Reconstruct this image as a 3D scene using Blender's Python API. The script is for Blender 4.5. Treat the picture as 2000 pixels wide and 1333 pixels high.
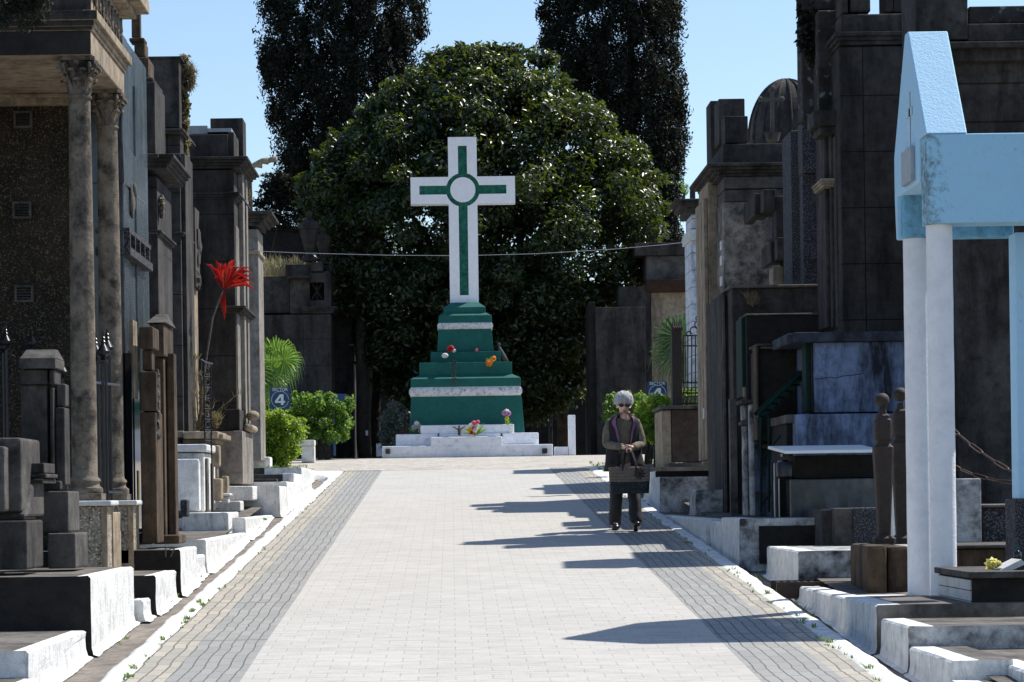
import bpy, bmesh, math, random
import numpy as np
from mathutils import Vector, Matrix, noise as mnoise
R = math.radians
random.seed(7); rng = np.random.default_rng(11)
for o in list(bpy.data.objects): bpy.data.objects.remove(o)
SC = bpy.context.scene
col = SC.collection
# ------------------------------------------------------------------ camera
F = 5000.0; CX = 884.0; CY = 972.0; ROLL = R(0.8); EYE = 1.82; SLOPE = 0.05
ce, se = math.cos(ROLL), math.sin(ROLL)
cd = bpy.data.cameras.new('camera'); cam = bpy.data.objects.new('camera', cd); col.objects.link(cam)
cd.sensor_width = 36.0; cd.lens = 36.0 * F / 2000.0
cd.shift_x = (1000 - CX) / 2000.0; cd.shift_y = (CY - 666.5) / 2000.0
cd.clip_start = 0.1; cd.clip_end = 3000
m = Matrix(((ce, se, 0, 0), (0, 0, -1, 0), (-se, ce, 0, EYE), (0, 0, 0, 1)))
cam.matrix_world = m
SC.camera = cam
SC.render.resolution_x = 1024; SC.render.resolution_y = 682
# ------------------------------------------------------------------ world and sun
SUN_DIR = Vector((0.497, 0.316, 0.808)).normalized()      # towards the sun
w = bpy.data.worlds.new('World'); SC.world = w; w.use_nodes = True
nt = w.node_tree; nt.nodes.clear()
wo = nt.nodes.new('ShaderNodeOutputWorld'); bg = nt.nodes.new('ShaderNodeBackground'); sk = nt.nodes.new('ShaderNodeTexSky')
sk.sky_type = 'NISHITA'; sk.sun_disc = False
sk.sun_elevation = math.asin(SUN_DIR.z); sk.sun_rotation = math.atan2(SUN_DIR.x, SUN_DIR.y)
sk.altitude = 0; sk.air_density = 1.0; sk.dust_density = 0.45; sk.ozone_density = 2.6
bg.inputs[1].default_value = 0.115
nt.links.new(sk.outputs[0], bg.inputs[0]); nt.links.new(bg.outputs[0], wo.inputs[0])
sl = bpy.data.lights.new('sun', 'SUN'); sl.energy = 4.6; sl.angle = R(0.5); sl.color = (1.0, 0.955, 0.88)
sun = bpy.data.objects.new('sun', sl); col.objects.link(sun); sun.location = (20, 20, 30)
sun.rotation_euler = SUN_DIR.to_track_quat('Z', 'Y').to_euler()
SC.view_settings.view_transform = 'Standard'; SC.view_settings.look = 'None'
SC.view_settings.exposure = 0.5; SC.view_settings.gamma = 1.0
# ------------------------------------------------------------------ measuring helpers: photograph measurements at a known distance -> metres
def P(px, py, D):
    dx, dy = px - CX, CY - py
    return Vector(((dx * ce + dy * se) * D / F, D, (-dx * se + dy * ce) * D / F + EYE))
def rz(y):                                       # height of the road
    if y < 52: return SLOPE * y
    if y > 57: return SLOPE * 54.0
    t = (y - 52) / 5.0
    return SLOPE * 52 + SLOPE * 5 * (t - t * t / 2) * 0.8
# ------------------------------------------------------------------ object helpers
def tag(o, label=None, cat=None, group=None, kind=None):
    if label: o['label'] = label
    if cat: o['category'] = cat
    if group: o['group'] = group
    if kind: o['kind'] = kind
    return o
def thing(name, loc, label, cat, group=None, rz_=0.0):
    o = bpy.data.objects.new(name, None); o.empty_display_size = 0.2; col.objects.link(o)
    o.location = loc; o.rotation_euler = (0, 0, rz_)
    return tag(o, label, cat, group)
ORIG = {}
class MB:
    def __init__(s): s.v = []; s.f = []; s.mi = []
    def add(s, vs, fs, mi=0):
        n = len(s.v); s.v += [tuple(v) for v in vs]
        s.f += [tuple(i + n for i in f) for f in fs]; s.mi += [mi] * len(fs); return s
    def box(s, x0, x1, y0, y1, z0, z1, mi=0):
        vs = [(x0,y0,z0),(x1,y0,z0),(x1,y1,z0),(x0,y1,z0),(x0,y0,z1),(x1,y0,z1),(x1,y1,z1),(x0,y1,z1)]
        fs = [(0,3,2,1),(4,5,6,7),(0,1,5,4),(1,2,6,5),(2,3,7,6),(3,0,4,7)]
        return s.add(vs, fs, mi)
    def taper(s, a, b, mi=0):      # a,b = (x0,x1,y0,y1,z): frustum
        vs = [(a[0],a[2],a[4]),(a[1],a[2],a[4]),(a[1],a[3],a[4]),(a[0],a[3],a[4]),(b[0],b[2],b[4]),(b[1],b[2],b[4]),(b[1],b[3],b[4]),(b[0],b[3],b[4])]
        return s.add(vs, [(0,3,2,1),(4,5,6,7),(0,1,5,4),(1,2,6,5),(2,3,7,6),(3,0,4,7)], mi)
    def pb(s, x0, y0, x1, y1, D, dep, mi=0):      # measured front rectangle at distance D, going back dep metres
        ym, xm = (y0 + y1) / 2, (x0 + x1) / 2
        return s.box(P(x0, ym, D).x, P(x1, ym, D).x, D, D + dep, P(xm, y1, D).z, P(xm, y0, D).z, mi)
    def lathe(s, c, prof, n=24, mi=0, sq=0.0):
        vs = []; fs = []
        for r, z in prof:
            for k in range(n):
                a = 2 * math.pi * k / n
                q = 1.0
                if sq: q = 1 / max(abs(math.cos(a)), abs(math.sin(a))) ** sq
                vs.append((c[0] + r * q * math.cos(a), c[1] + r * q * math.sin(a), c[2] + z))
        for i in range(len(prof) - 1):
            for k in range(n):
                a, b = i * n + k, i * n + (k + 1) % n
                fs.append((a, b, b + n, a + n))
        fs.append(tuple(range(n - 1, -1, -1))); m0 = (len(prof) - 1) * n; fs.append(tuple(m0 + k for k in range(n)))
        return s.add(vs, fs, mi)
    def tube(s, pts, r, n=8, mi=0, closed=False):
        pts = [Vector(p) for p in pts]; N = len(pts)
        rr = r if hasattr(r, '__len__') else [r] * N
        vs = []; fs = []; up = Vector((0.13, 0.21, 0.97)).normalized(); prev = None
        for i, p in enumerate(pts):
            if closed: t = pts[(i + 1) % N] - pts[i - 1]
            else: t = pts[min(i + 1, N - 1)] - pts[max(i - 1, 0)]
            if t.length < 1e-9: t = Vector((0, 0, 1))
            t.normalize()
            a = prev - t * prev.dot(t) if prev is not None else t.cross(up)
            if a.length < 1e-4: a = t.cross(Vector((1, 0, 0)))
            a.normalize(); prev = a; b = t.cross(a)
            for k in range(n):
                an = 2 * math.pi * k / n
                vs.append(p + (a * math.cos(an) + b * math.sin(an)) * rr[i])
        for i in range(N if closed else N - 1):
            for k in range(n):
                j = (i + 1) % N
                fs.append((i * n + k, i * n + (k + 1) % n, j * n + (k + 1) % n, j * n + k))
        if not closed:
            fs.append(tuple(range(n - 1, -1, -1))); fs.append(tuple((N - 1) * n + k for k in range(n)))
        return s.add(vs, fs, mi)
    def ball(s, c, r, n=14, m_=9, mi=0, jit=0.0, sd=0):
        rx, ry, rz2 = r if hasattr(r, '__len__') else (r, r, r)
        vs = [(c[0], c[1], c[2] + rz2)]; fs = []
        for i in range(1, m_):
            th = math.pi * i / m_
            for k in range(n):
                a = 2 * math.pi * k / n
                d = Vector((math.sin(th) * math.cos(a), math.sin(th) * math.sin(a), math.cos(th)))
                q = 1 + (mnoise.noise(d * 2.2 + Vector((sd, sd * 2.3, 1))) * jit if jit else 0)
                vs.append((c[0] + rx * d.x * q, c[1] + ry * d.y * q, c[2] + rz2 * d.z * q))
        vs.append((c[0], c[1], c[2] - rz2))
        for k in range(n):
            fs.append((0, 1 + k, 1 + (k + 1) % n)); L = 1 + (m_ - 2) * n
            fs.append((L + k, len(vs) - 1, L + (k + 1) % n))
        for i in range(m_ - 2):
            for k in range(n):
                a = 1 + i * n + k; b = 1 + i * n + (k + 1) % n
                fs.append((a, a + n, b + n, b))
        return s.add(vs, fs, mi)
    def build(s, name, mats, parent=None, smooth=False, bev=0.0, orig=None, auto=None, normals=False, soot=None):
        me = bpy.data.meshes.new(name)
        off = Vector(parent.location) if (parent is not None and orig is None) else Vector(orig or (0, 0, 0))
        if parent is not None and parent.name in ORIG: off = ORIG[parent.name]
        me.from_pydata([(v[0] - off.x, v[1] - off.y, v[2] - off.z) for v in s.v], [], s.f)
        if not isinstance(mats, (list, tuple)): mats = [mats]
        for m_ in mats: me.materials.append(m_)
        if len(mats) > 1: me.polygons.foreach_set('material_index', s.mi)
        if smooth: me.polygons.foreach_set('use_smooth', [True] * len(me.polygons))
        if normals:
            b_ = bmesh.new(); b_.from_mesh(me); bmesh.ops.recalc_face_normals(b_, faces=b_.faces); b_.to_mesh(me); b_.free()
        if soot is not None:  # faces turned towards the camera take a second, darker material
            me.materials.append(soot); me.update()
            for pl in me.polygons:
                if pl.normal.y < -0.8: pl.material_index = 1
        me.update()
        if auto and smooth:
            try: me.set_sharp_from_angle(angle=R(auto))
            except Exception: pass
        o = bpy.data.objects.new(name, me); col.objects.link(o)
        if parent is None and orig is not None: o.location = off
        if parent is not None:
            o.parent = parent
            ORIG[o.name] = off
        if bev:
            bm_ = o.modifiers.new('bevel', 'BEVEL'); bm_.width = bev; bm_.segments = 2; bm_.limit_method = 'ANGLE'
            bm_.harden_normals = False
        return o
def struct(o): o['kind'] = 'structure'; return o
# one mesh, one thing
def solo(mb, name, mats, label, cat, group=None, **k):
    c = np.array(mb.v); base = (float(c[:, 0].mean()), float(c[:, 1].mean()), float(c[:, 2].min()))
    o = mb.build(name, mats, None, orig=base, **k); return tag(o, label, cat, group)
# ------------------------------------------------------------------ materials
def newmat(name):
    m_ = bpy.data.materials.new(name); m_.use_nodes = True; n = m_.node_tree
    p = n.nodes['Principled BSDF']; return m_, n, p
def nd(n, t, **k):
    x = n.nodes.new(t)
    for a, b in k.items():
        if a in ('operation', 'blend_type', 'data_type', 'noise_dimensions', 'feature', 'offset', 'offset_frequency', 'squash', 'wave_type', 'bands_direction'): setattr(x, a, b)
        else: x.inputs[a.replace('_', ' ')].default_value = b
    return x
def pos(n, scale=(1, 1, 1)):
    g = n.nodes.new('ShaderNodeNewGeometry'); mp = n.nodes.new('ShaderNodeMapping'); mp.inputs['Scale'].default_value = scale
    n.links.new(g.outputs['Position'], mp.inputs['Vector']); return mp.outputs[0]
def c4(c): return (c[0], c[1], c[2], 1)
def mixc(n, f, a, b, mode='MIX'):
    x = n.nodes.new('ShaderNodeMix'); x.data_type = 'RGBA'; x.blend_type = mode
    for sock, val in ((x.inputs[0], f), (x.inputs[6], a), (x.inputs[7], b)):
        if hasattr(val, 'is_output') or hasattr(val, 'links'): n.links.new(val, sock)
        elif isinstance(val, (tuple, list)): sock.default_value = c4(val)
        else: sock.default_value = val
    return x.outputs[2]
def ramp(n, fac, stops):
    r = n.nodes.new('ShaderNodeValToRGB'); e = r.color_ramp.elements
    while len(e) < len(stops): e.new(0.5)
    for i, (p_, c) in enumerate(stops):
        e[i].position = p_; e[i].color = c4(c) if hasattr(c, '__len__') else (c, c, c, 1)
    n.links.new(fac, r.inputs[0]); return r.outputs[0]
def noi(n, vec, sc, det=6, rough=0.6):
    x = n.nodes.new('ShaderNodeTexNoise'); x.inputs['Scale'].default_value = sc; x.inputs['Detail'].default_value = det
    x.inputs['Roughness'].default_value = rough; n.links.new(vec, x.inputs['Vector']); return x.outputs[0]
def bump(n, p, h, strength=0.4, dist=0.01):
    b = n.nodes.new('ShaderNodeBump'); b.inputs['Strength'].default_value = strength; b.inputs['Distance'].default_value = dist
    n.links.new(h, b.inputs['Height']); n.links.new(b.outputs[0], p.inputs['Normal'])
def stone(name, c1, c2, stain=None, amt=0.5, scale=3.0, rough=0.85, bmp=0.4, streak=False, speck=None, course=None, fine=60, thr=0.5, ccol=(0.006, 0.006, 0.006), sthr=0.5, mott=0.45):
    m_, n, p = newmat(name)
    v = pos(n); base = ramp(n, noi(n, v, scale), [(0.3, c1), (0.7, c2)])
    if stain is not None:
        vs = pos(n, (1, 1, 0.22)) if streak else v
        s1 = noi(n, vs, scale * (2.2 if streak else 1.3), 8, 0.7)
        f = ramp(n, s1, [(thr - 0.06, 0.0), (thr + 0.14, amt)])
        base = mixc(n, f, base, stain)
    fn = noi(n, v, fine, 3, 0.6)
    if speck is not None:
        f = ramp(n, noi(n, v, speck[1], 2, 0.5), [(sthr, 0.0), (sthr + 0.12, 1.0)]); base = mixc(n, f, base, speck[0])
    h = fn
    if course is not None:      # faint masonry joints (height, length)
        for ax, per in ((2, course[0]), (0, course[1])):
            if not per: continue
            sx = n.nodes.new('ShaderNodeSeparateXYZ'); n.links.new(v, sx.inputs[0])
            md = nd(n, 'ShaderNodeMath', operation='PINGPONG'); md.inputs[1].default_value = per / 2
            n.links.new(sx.outputs[ax], md.inputs[0])
            lt = nd(n, 'ShaderNodeMath', operation='LESS_THAN'); lt.inputs[1].default_value = 0.006
            n.links.new(md.outputs[0], lt.inputs[0])
            base = mixc(n, lt.outputs[0], base, ccol)
    mt_ = ramp(n, noi(n, v, 9, 10, 0.72), [(0.32, 1 - mott), (0.5, 1.0), (0.7, 1 + mott * 0.7)])
    base = mixc(n, 1.0, base, mt_, 'MULTIPLY')
    n.links.new(base, p.inputs['Base Color']); p.inputs['Roughness'].default_value = rough
    p.inputs['Specular IOR Level'].default_value = 0.3 if rough > 0.5 else 0.5
    ad = nd(n, 'ShaderNodeMath', operation='ADD'); n.links.new(fn, ad.inputs[0]); n.links.new(noi(n, v, scale * 4, 5), ad.inputs[1])
    bump(n, p, ad.outputs[0], bmp, 0.012)
    return m_
def plain(name, c, rough=0.6, metal=0.0, var=0.25, scale=12, bmp=0.0, spec=0.5):
    m_, n, p = newmat(name); v = pos(n)
    a = tuple(x * (1 - var) for x in c); b = tuple(min(1, x * (1 + var)) for x in c)
    n.links.new(ramp(n, noi(n, v, scale), [(0.3, a), (0.7, b)]), p.inputs['Base Color'])
    p.inputs['Roughness'].default_value = rough; p.inputs['Metallic'].default_value = metal
    p.inputs['Specular IOR Level'].default_value = spec
    if bmp: bump(n, p, noi(n, v, scale * 5, 4), bmp, 0.01)
    return m_
def leafmat(name, cols, trans=(0.25, 0.4, 0.03), tf=0.3, rough=0.35, spec=0.5):
    m_, n, p = newmat(name); g = n.nodes.new('ShaderNodeNewGeometry')
    n.links.new(ramp(n, g.outputs['Random Per Island'], [(i / max(1, len(cols) - 1), c) for i, c in enumerate(cols)]), p.inputs['Base Color'])
    p.inputs['Roughness'].default_value = rough; p.inputs['Specular IOR Level'].default_value = spec
    t = n.nodes.new('ShaderNodeBsdfTranslucent'); t.inputs[0].default_value = c4(trans)
    mx = n.nodes.new('ShaderNodeMixShader'); mx.inputs[0].default_value = tf
    out = n.nodes['Material Output']; n.links.new(p.outputs[0], mx.inputs[1]); n.links.new(t.outputs[0], mx.inputs[2]); n.links.new(mx.outputs[0], out.inputs[0])
    return m_
def paver(name, c1, c2, mort, w_, h_, ms, wav=0.0, swap=False, rough=0.8, bl=3.0):
    m_, n, p = newmat(name); v = pos(n)
    sx = n.nodes.new('ShaderNodeSeparateXYZ'); n.links.new(v, sx.inputs[0])
    cb = n.nodes.new('ShaderNodeCombineXYZ'); X = sx.outputs[0]; Y = sx.outputs[1]
    if wav:
        s1 = nd(n, 'ShaderNodeMath', operation='MULTIPLY'); s1.inputs[1].default_value = 2 * math.pi / 1.15; n.links.new(Y, s1.inputs[0])
        nz = noi(n, pos(n, (0.5, 1.1, 1)), 1.3, 4); nm = nd(n, 'ShaderNodeMath', operation='MULTIPLY'); nm.inputs[1].default_value = 13; n.links.new(nz, nm.inputs[0])
        s2 = nd(n, 'ShaderNodeMath', operation='ADD'); n.links.new(s1.outputs[0], s2.inputs[0]); n.links.new(nm.outputs[0], s2.inputs[1])
        s3 = nd(n, 'ShaderNodeMath', operation='SINE'); n.links.new(s2.outputs[0], s3.inputs[0])
        s4 = nd(n, 'ShaderNodeMath', operation='MULTIPLY'); s4.inputs[1].default_value = wav; n.links.new(s3.outputs[0], s4.inputs[0])
        s5 = nd(n, 'ShaderNodeMath', operation='ADD'); n.links.new(X, s5.inputs[0]); n.links.new(s4.outputs[0], s5.inputs[1]); X = s5.outputs[0]
    if swap: n.links.new(Y, cb.inputs[0]); n.links.new(X, cb.inputs[1])
    else: n.links.new(X, cb.inputs[0]); n.links.new(Y, cb.inputs[1])
    b = n.nodes.new('ShaderNodeTexBrick'); b.inputs['Scale'].default_value = 1; b.inputs['Brick Width'].default_value = w_; b.inputs['Row Height'].default_value = h_
    b.inputs['Mortar Size'].default_value = ms; b.inputs['Mortar Smooth'].default_value = 0.3; b.inputs['Bias'].default_value = 0
    b.inputs['Color1'].default_value = c4(c1); b.inputs['Color2'].default_value = c4(c2); b.inputs['Mortar'].default_value = c4(mort)
    n.links.new(cb.outputs[0], b.inputs['Vector'])
    bs = mixc(n, ramp(n, noi(n, v, 0.9, 6, 0.65), [(0.3, 0.0), (0.75, 0.35)]), b.outputs[0], tuple(x * 0.72 for x in c1))
    bs = mixc(n, ramp(n, noi(n, v, 25, 4, 0.7), [(0.58, 0.0), (0.8, 0.4)]), bs, tuple(x * 0.5 for x in c1))
    if wav:
        pp = nd(n, 'ShaderNodeMath', operation='PINGPONG'); pp.inputs[1].default_value = 1.45; n.links.new(Y, pp.inputs[0]); lt = nd(n, 'ShaderNodeMath', operation='LESS_THAN'); lt.inputs[1].default_value = 0.012; n.links.new(pp.outputs[0], lt.inputs[0]); bs = mixc(n, lt.outputs[0], bs, mort)
    n.links.new(bs, p.inputs['Base Color']); p.inputs['Roughness'].default_value = rough; p.inputs['Specular IOR Level'].default_value = 0.3
    iv = nd(n, 'ShaderNodeMath', operation='SUBTRACT'); iv.inputs[0].default_value = 1.0; n.links.new(b.outputs['Fac'], iv.inputs[1])
    ad = nd(n, 'ShaderNodeMath', operation='ADD'); n.links.new(iv.outputs[0], ad.inputs[0]); n.links.new(noi(n, v, bl * 10, 4), ad.inputs[1])
    bump(n, p, ad.outputs[0], 0.5, 0.008); return m_
M = {}
def streaky(m_):
    n = m_.node_tree; p = n.nodes['Principled BSDF']; src = p.inputs['Base Color'].links[0].from_socket
    a = ramp(n, noi(n, pos(n, (1.1, 7.0, 1)), 3.0, 8, 0.7), [(0.35, 0.80), (0.5, 1.0), (0.68, 1.07)])
    b = ramp(n, noi(n, pos(n, (0.25, 5.0, 1)), 2.2, 10, 0.8), [(0.66, 1.0), (0.69, 0.62), (0.72, 1.0)])
    n.links.new(mixc(n, 1.0, mixc(n, 1.0, src, a, 'MULTIPLY'), b, 'MULTIPLY'), p.inputs['Base Color'])
M['main'] = paver('pale_pavers', (0.475, 0.455, 0.42), (0.44, 0.422, 0.39), (0.415, 0.398, 0.366), 0.22, 0.2, 0.007)
streaky(M['main'])
M['grey'] = paver('grey_wavy_pavers', (0.315, 0.312, 0.298), (0.262, 0.26, 0.25), (0.095, 0.09, 0.08), 0.34, 0.078, 0.0055, 0.0065, True)
M['tanp'] = paver('tan_wavy_pavers', (0.42, 0.385, 0.32), (0.31, 0.295, 0.265), (0.11, 0.10, 0.09), 0.30, 0.085, 0.0065, 0.007, True)
M['white'] = stone('whitewash', (0.76, 0.76, 0.75), (0.60, 0.60, 0.58), (0.08, 0.075, 0.07), 0.7, 7.5, 0.85, 0.6, streak=True, fine=45, thr=0.60, mott=0.22)
M['whited'] = stone('dirty_whitewash', (0.56, 0.56, 0.56), (0.36, 0.36, 0.36), (0.02, 0.019, 0.018), 0.95, 3.6, 0.9, 0.7, streak=False, fine=35, thr=0.5)
M['black'] = stone('blackened_stone', (0.012, 0.0115, 0.011), (0.022, 0.02, 0.018), (0.035, 0.031, 0.027), 0.5, 2, 0.9, 0.5)
M['dark'] = stone('dark_weathered_stone', (0.078, 0.071, 0.066), (0.034, 0.031, 0.029), (0.011, 0.0105, 0.010), 0.85, 1.7, 0.9, 0.5, streak=True, thr=0.48, mott=0.6)
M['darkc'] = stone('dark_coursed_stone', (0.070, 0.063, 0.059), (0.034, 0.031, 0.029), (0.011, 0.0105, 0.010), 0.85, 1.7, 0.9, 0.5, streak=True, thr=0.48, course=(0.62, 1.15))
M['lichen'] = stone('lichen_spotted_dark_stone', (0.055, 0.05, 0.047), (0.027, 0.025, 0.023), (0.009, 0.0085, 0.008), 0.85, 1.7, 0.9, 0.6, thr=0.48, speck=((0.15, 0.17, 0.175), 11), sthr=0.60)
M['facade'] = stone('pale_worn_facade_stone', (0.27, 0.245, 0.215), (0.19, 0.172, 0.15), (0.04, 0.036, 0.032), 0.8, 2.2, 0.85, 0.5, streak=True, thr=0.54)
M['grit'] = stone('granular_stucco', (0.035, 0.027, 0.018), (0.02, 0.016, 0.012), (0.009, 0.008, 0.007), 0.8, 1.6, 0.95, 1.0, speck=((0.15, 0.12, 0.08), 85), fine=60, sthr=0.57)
M['tan'] = stone('tan_stone', (0.36, 0.29, 0.205), (0.26, 0.205, 0.145), (0.06, 0.052, 0.042), 0.75, 2.2, 0.85, 0.5, streak=True, thr=0.55)
M['colm'] = stone('mossy_column_stone', (0.21, 0.172, 0.13), (0.12, 0.10, 0.082), (0.014, 0.013, 0.012), 0.9, 5.0, 0.9, 0.6, thr=0.52)
M['brown'] = stone('brown_stone', (0.12, 0.08, 0.05), (0.05, 0.034, 0.022), (0.012, 0.009, 0.007), 0.85, 2.4, 0.9, 0.5, streak=True, thr=0.5)
M['greyst'] = stone('grey_render', (0.115, 0.107, 0.098), (0.06, 0.056, 0.051), (0.014, 0.013, 0.0125), 0.85, 2.0, 0.9, 0.5, thr=0.52)
M['gran'] = stone('speckled_granite', (0.03, 0.03, 0.036), (0.018, 0.018, 0.022), None, 0, 3, 0.8, 0.9, speck=((0.12, 0.12, 0.135), 75))
M['nub'] = stone('rough_rubble_stone', (0.42, 0.36, 0.28), (0.22, 0.19, 0.155), (0.05, 0.042, 0.035), 0.85, 12, 0.9, 1.0, fine=60, speck=((0.60, 0.53, 0.43), 55), sthr=0.52)
M['pol'] = stone('polished_granite', (0.05, 0.06, 0.07), (0.03, 0.037, 0.045), (0.13, 0.15, 0.18), 0.6, 1.6, 0.16, 0.03, streak=True, thr=0.5)
M['iron'] = plain('black_iron', (0.012, 0.013, 0.018), 0.3, 0.2)
M['rust'] = plain('rusted_iron', (0.035, 0.023, 0.018), 0.75, 0.1, 0.4, 20, 0.4)
M['chain'] = plain('brown_chain_iron', (0.09, 0.05, 0.035), 0.5, 0.4, 0.3)
M['marble'] = stone('white_marble', (0.66, 0.66, 0.65), (0.52, 0.52, 0.52), (0.16, 0.155, 0.15), 0.6, 3.0, 0.6, 0.2, streak=True, thr=0.6, mott=0.2)
M['blue'] = stone('pale_blue_paint', (0.45, 0.70, 0.88), (0.39, 0.64, 0.84), (0.12, 0.16, 0.13), 0.7, 9, 0.75, 0.35, fine=70, thr=0.66, mott=0.08)
def corner_stain(m_, x0, x1):
    n = m_.node_tree; p = n.nodes['Principled BSDF']; src = p.inputs['Base Color'].links[0].from_socket; v = pos(n)
    sx = n.nodes.new('ShaderNodeSeparateXYZ'); n.links.new(v, sx.inputs[0]); mr = n.nodes.new('ShaderNodeMapRange'); mr.inputs[1].default_value = x0; mr.inputs[2].default_value = x1; mr.inputs[3].default_value = 0.17; mr.inputs[4].default_value = -0.12
    n.links.new(sx.outputs[0], mr.inputs[0]); ad = nd(n, 'ShaderNodeMath', operation='ADD'); n.links.new(mr.outputs[0], ad.inputs[0]); n.links.new(noi(n, v, 16, 10, 0.75), ad.inputs[1])
    n.links.new(mixc(n, ramp(n, ad.outputs[0], [(0.52, 0.0), (0.72, 0.85)]), src, (0.07, 0.09, 0.07)), p.inputs['Base Color'])
M['bluebeam'] = stone('stained_pale_blue_paint', (0.38, 0.65, 0.84), (0.33, 0.60, 0.80), (0.12, 0.16, 0.13), 0.7, 9, 0.75, 0.35, fine=70, thr=0.66, mott=0.08); corner_stain(M['bluebeam'], 3.38, 3.62)
M['blued'] = stone('blue_paint', (0.21, 0.47, 0.64), (0.17, 0.40, 0.56), (0.08, 0.14, 0.13), 0.7, 4, 0.75, 0.6, thr=0.6)
M['colw'] = stone('white_painted_column', (0.84, 0.83, 0.84), (0.76, 0.76, 0.79), (0.3, 0.3, 0.3), 0.5, 3.5, 0.7, 0.4, thr=0.68, mott=0.1)
M['bluew'] = stone('stained_blue_white_wall', (0.21, 0.27, 0.42), (0.13, 0.17, 0.27), (0.012, 0.013, 0.016), 0.95, 1.8, 0.9, 0.4, streak=True, thr=0.5)
M['teal'] = stone('green_paint', (0.009, 0.115, 0.095), (0.007, 0.095, 0.08), (0.006, 0.05, 0.04), 0.5, 3, 0.7, 0.5, thr=0.6, mott=0.2)
M['crossw'] = stone('white_cross_paint', (0.90, 0.90, 0.92), (0.85, 0.85, 0.88), (0.35, 0.33, 0.30), 0.5, 5, 0.7, 0.25, thr=0.66, mott=0.06)
M['stepw'] = stone('white_step_paint', (0.84, 0.85, 0.89), (0.74, 0.75, 0.80), (0.12, 0.11, 0.10), 0.7, 7, 0.8, 0.5, thr=0.62, mott=0.12)
M['mottw'] = stone('mottled_white_band', (0.72, 0.72, 0.74), (0.6, 0.6, 0.62), (0.06, 0.055, 0.05), 0.85, 9, 0.85, 0.6, thr=0.56)
M['gutter'] = stone('gutter_concrete', (0.26, 0.225, 0.19), (0.16, 0.145, 0.13), (0.08, 0.072, 0.065), 0.7, 1.6, 0.9, 0.5, thr=0.5)
M['conc'] = stone('worn_concrete', (0.19, 0.17, 0.15), (0.11, 0.10, 0.09), (0.035, 0.032, 0.028), 0.8, 1.8, 0.9, 0.5, thr=0.5)
M['pave'] = stone('pale_side_paving', (0.46, 0.425, 0.375), (0.40, 0.37, 0.33), (0.28, 0.26, 0.23), 0.6, 1.5, 0.85, 0.4, thr=0.5)
M['earth'] = stone('grey_earth', (0.12, 0.105, 0.085), (0.08, 0.07, 0.055), (0.05, 0.06, 0.03), 0.6, 1.2, 0.95, 0.6)
M['bark'] = stone('dark_bark', (0.05, 0.04, 0.032), (0.025, 0.02, 0.016), (0.12, 0.10, 0.085), 0.4, 4, 0.95, 1.0, streak=True, thr=0.6)
M['sign'] = plain('blue_sign_paint', (0.015, 0.06, 0.17), 0.4, 0, 0.1)
M['signw'] = plain('white_sign_lettering', (0.75, 0.78, 0.82), 0.5, 0, 0.03)
M['glass'] = plain('dark_glass', (0.01, 0.012, 0.016), 0.08, 0, 0.1)
M['greenm'] = plain('green_painted_steel', (0.005, 0.025, 0.021), 0.7, 0, 0.3, spec=0.15)
M['zinc'] = plain('grey_sheet_metal', (0.35, 0.37, 0.40), 0.45, 0.5, 0.15)
M['tree'] = leafmat('glossy_dark_leaf', [(0.005, 0.013, 0.006), (0.012, 0.028, 0.010), (0.008, 0.019, 0.007), (0.034, 0.054, 0.012)], (0.22, 0.31, 0.02), 0.17, 0.38, 0.5)
M['cyp'] = leafmat('cypress_sprays', [(0.005, 0.009, 0.006), (0.008, 0.014, 0.008), (0.011, 0.016, 0.009), (0.018, 0.018, 0.011)], (0.05, 0.055, 0.015), 0.08, 0.7, 0.3)
M['hedge'] = leafmat('hedge_leaf', [(0.05, 0.12, 0.012), (0.09, 0.19, 0.02), (0.14, 0.24, 0.03)], (0.45, 0.62, 0.05), 0.4, 0.4)
M['hedged'] = leafmat('green_hedge_leaf', [(0.03, 0.09, 0.015), (0.06, 0.14, 0.02), (0.10, 0.17, 0.035)], (0.28, 0.48, 0.05), 0.35, 0.4)
M['palm'] = leafmat('palm_leaf', [(0.05, 0.13, 0.03), (0.09, 0.19, 0.04), (0.13, 0.2, 0.06)], (0.3, 0.5, 0.06), 0.35, 0.4)
M['palmd'] = leafmat('grey_green_palm_leaf', [(0.02, 0.05, 0.025), (0.05, 0.09, 0.05), (0.09, 0.14, 0.08)], (0.12, 0.25, 0.06), 0.25, 0.4)
M['red'] = leafmat('red_leaf', [(0.10, 0.006, 0.012), (0.42, 0.02, 0.012), (0.22, 0.008, 0.015), (0.5, 0.03, 0.015)], (0.7, 0.03, 0.015), 0.18, 0.28)
M['dry'] = leafmat('dry_stems', [(0.12, 0.095, 0.06), (0.2, 0.16, 0.1), (0.08, 0.065, 0.05)], (0.3, 0.25, 0.1), 0.3, 0.8)
M['dryg'] = leafmat('dry_grass', [(0.42, 0.33, 0.2), (0.6, 0.5, 0.32), (0.2, 0.2, 0.08)], (0.6, 0.5, 0.25), 0.35, 0.8)
M['grass'] = leafmat('grass_blade', [(0.05, 0.10, 0.02), (0.10, 0.17, 0.03), (0.16, 0.19, 0.06)], (0.25, 0.4, 0.06), 0.3, 0.6)
def flower(name, c): return leafmat(name, [tuple(x * 0.8 for x in c), c], c, 0.3, 0.6)
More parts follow.
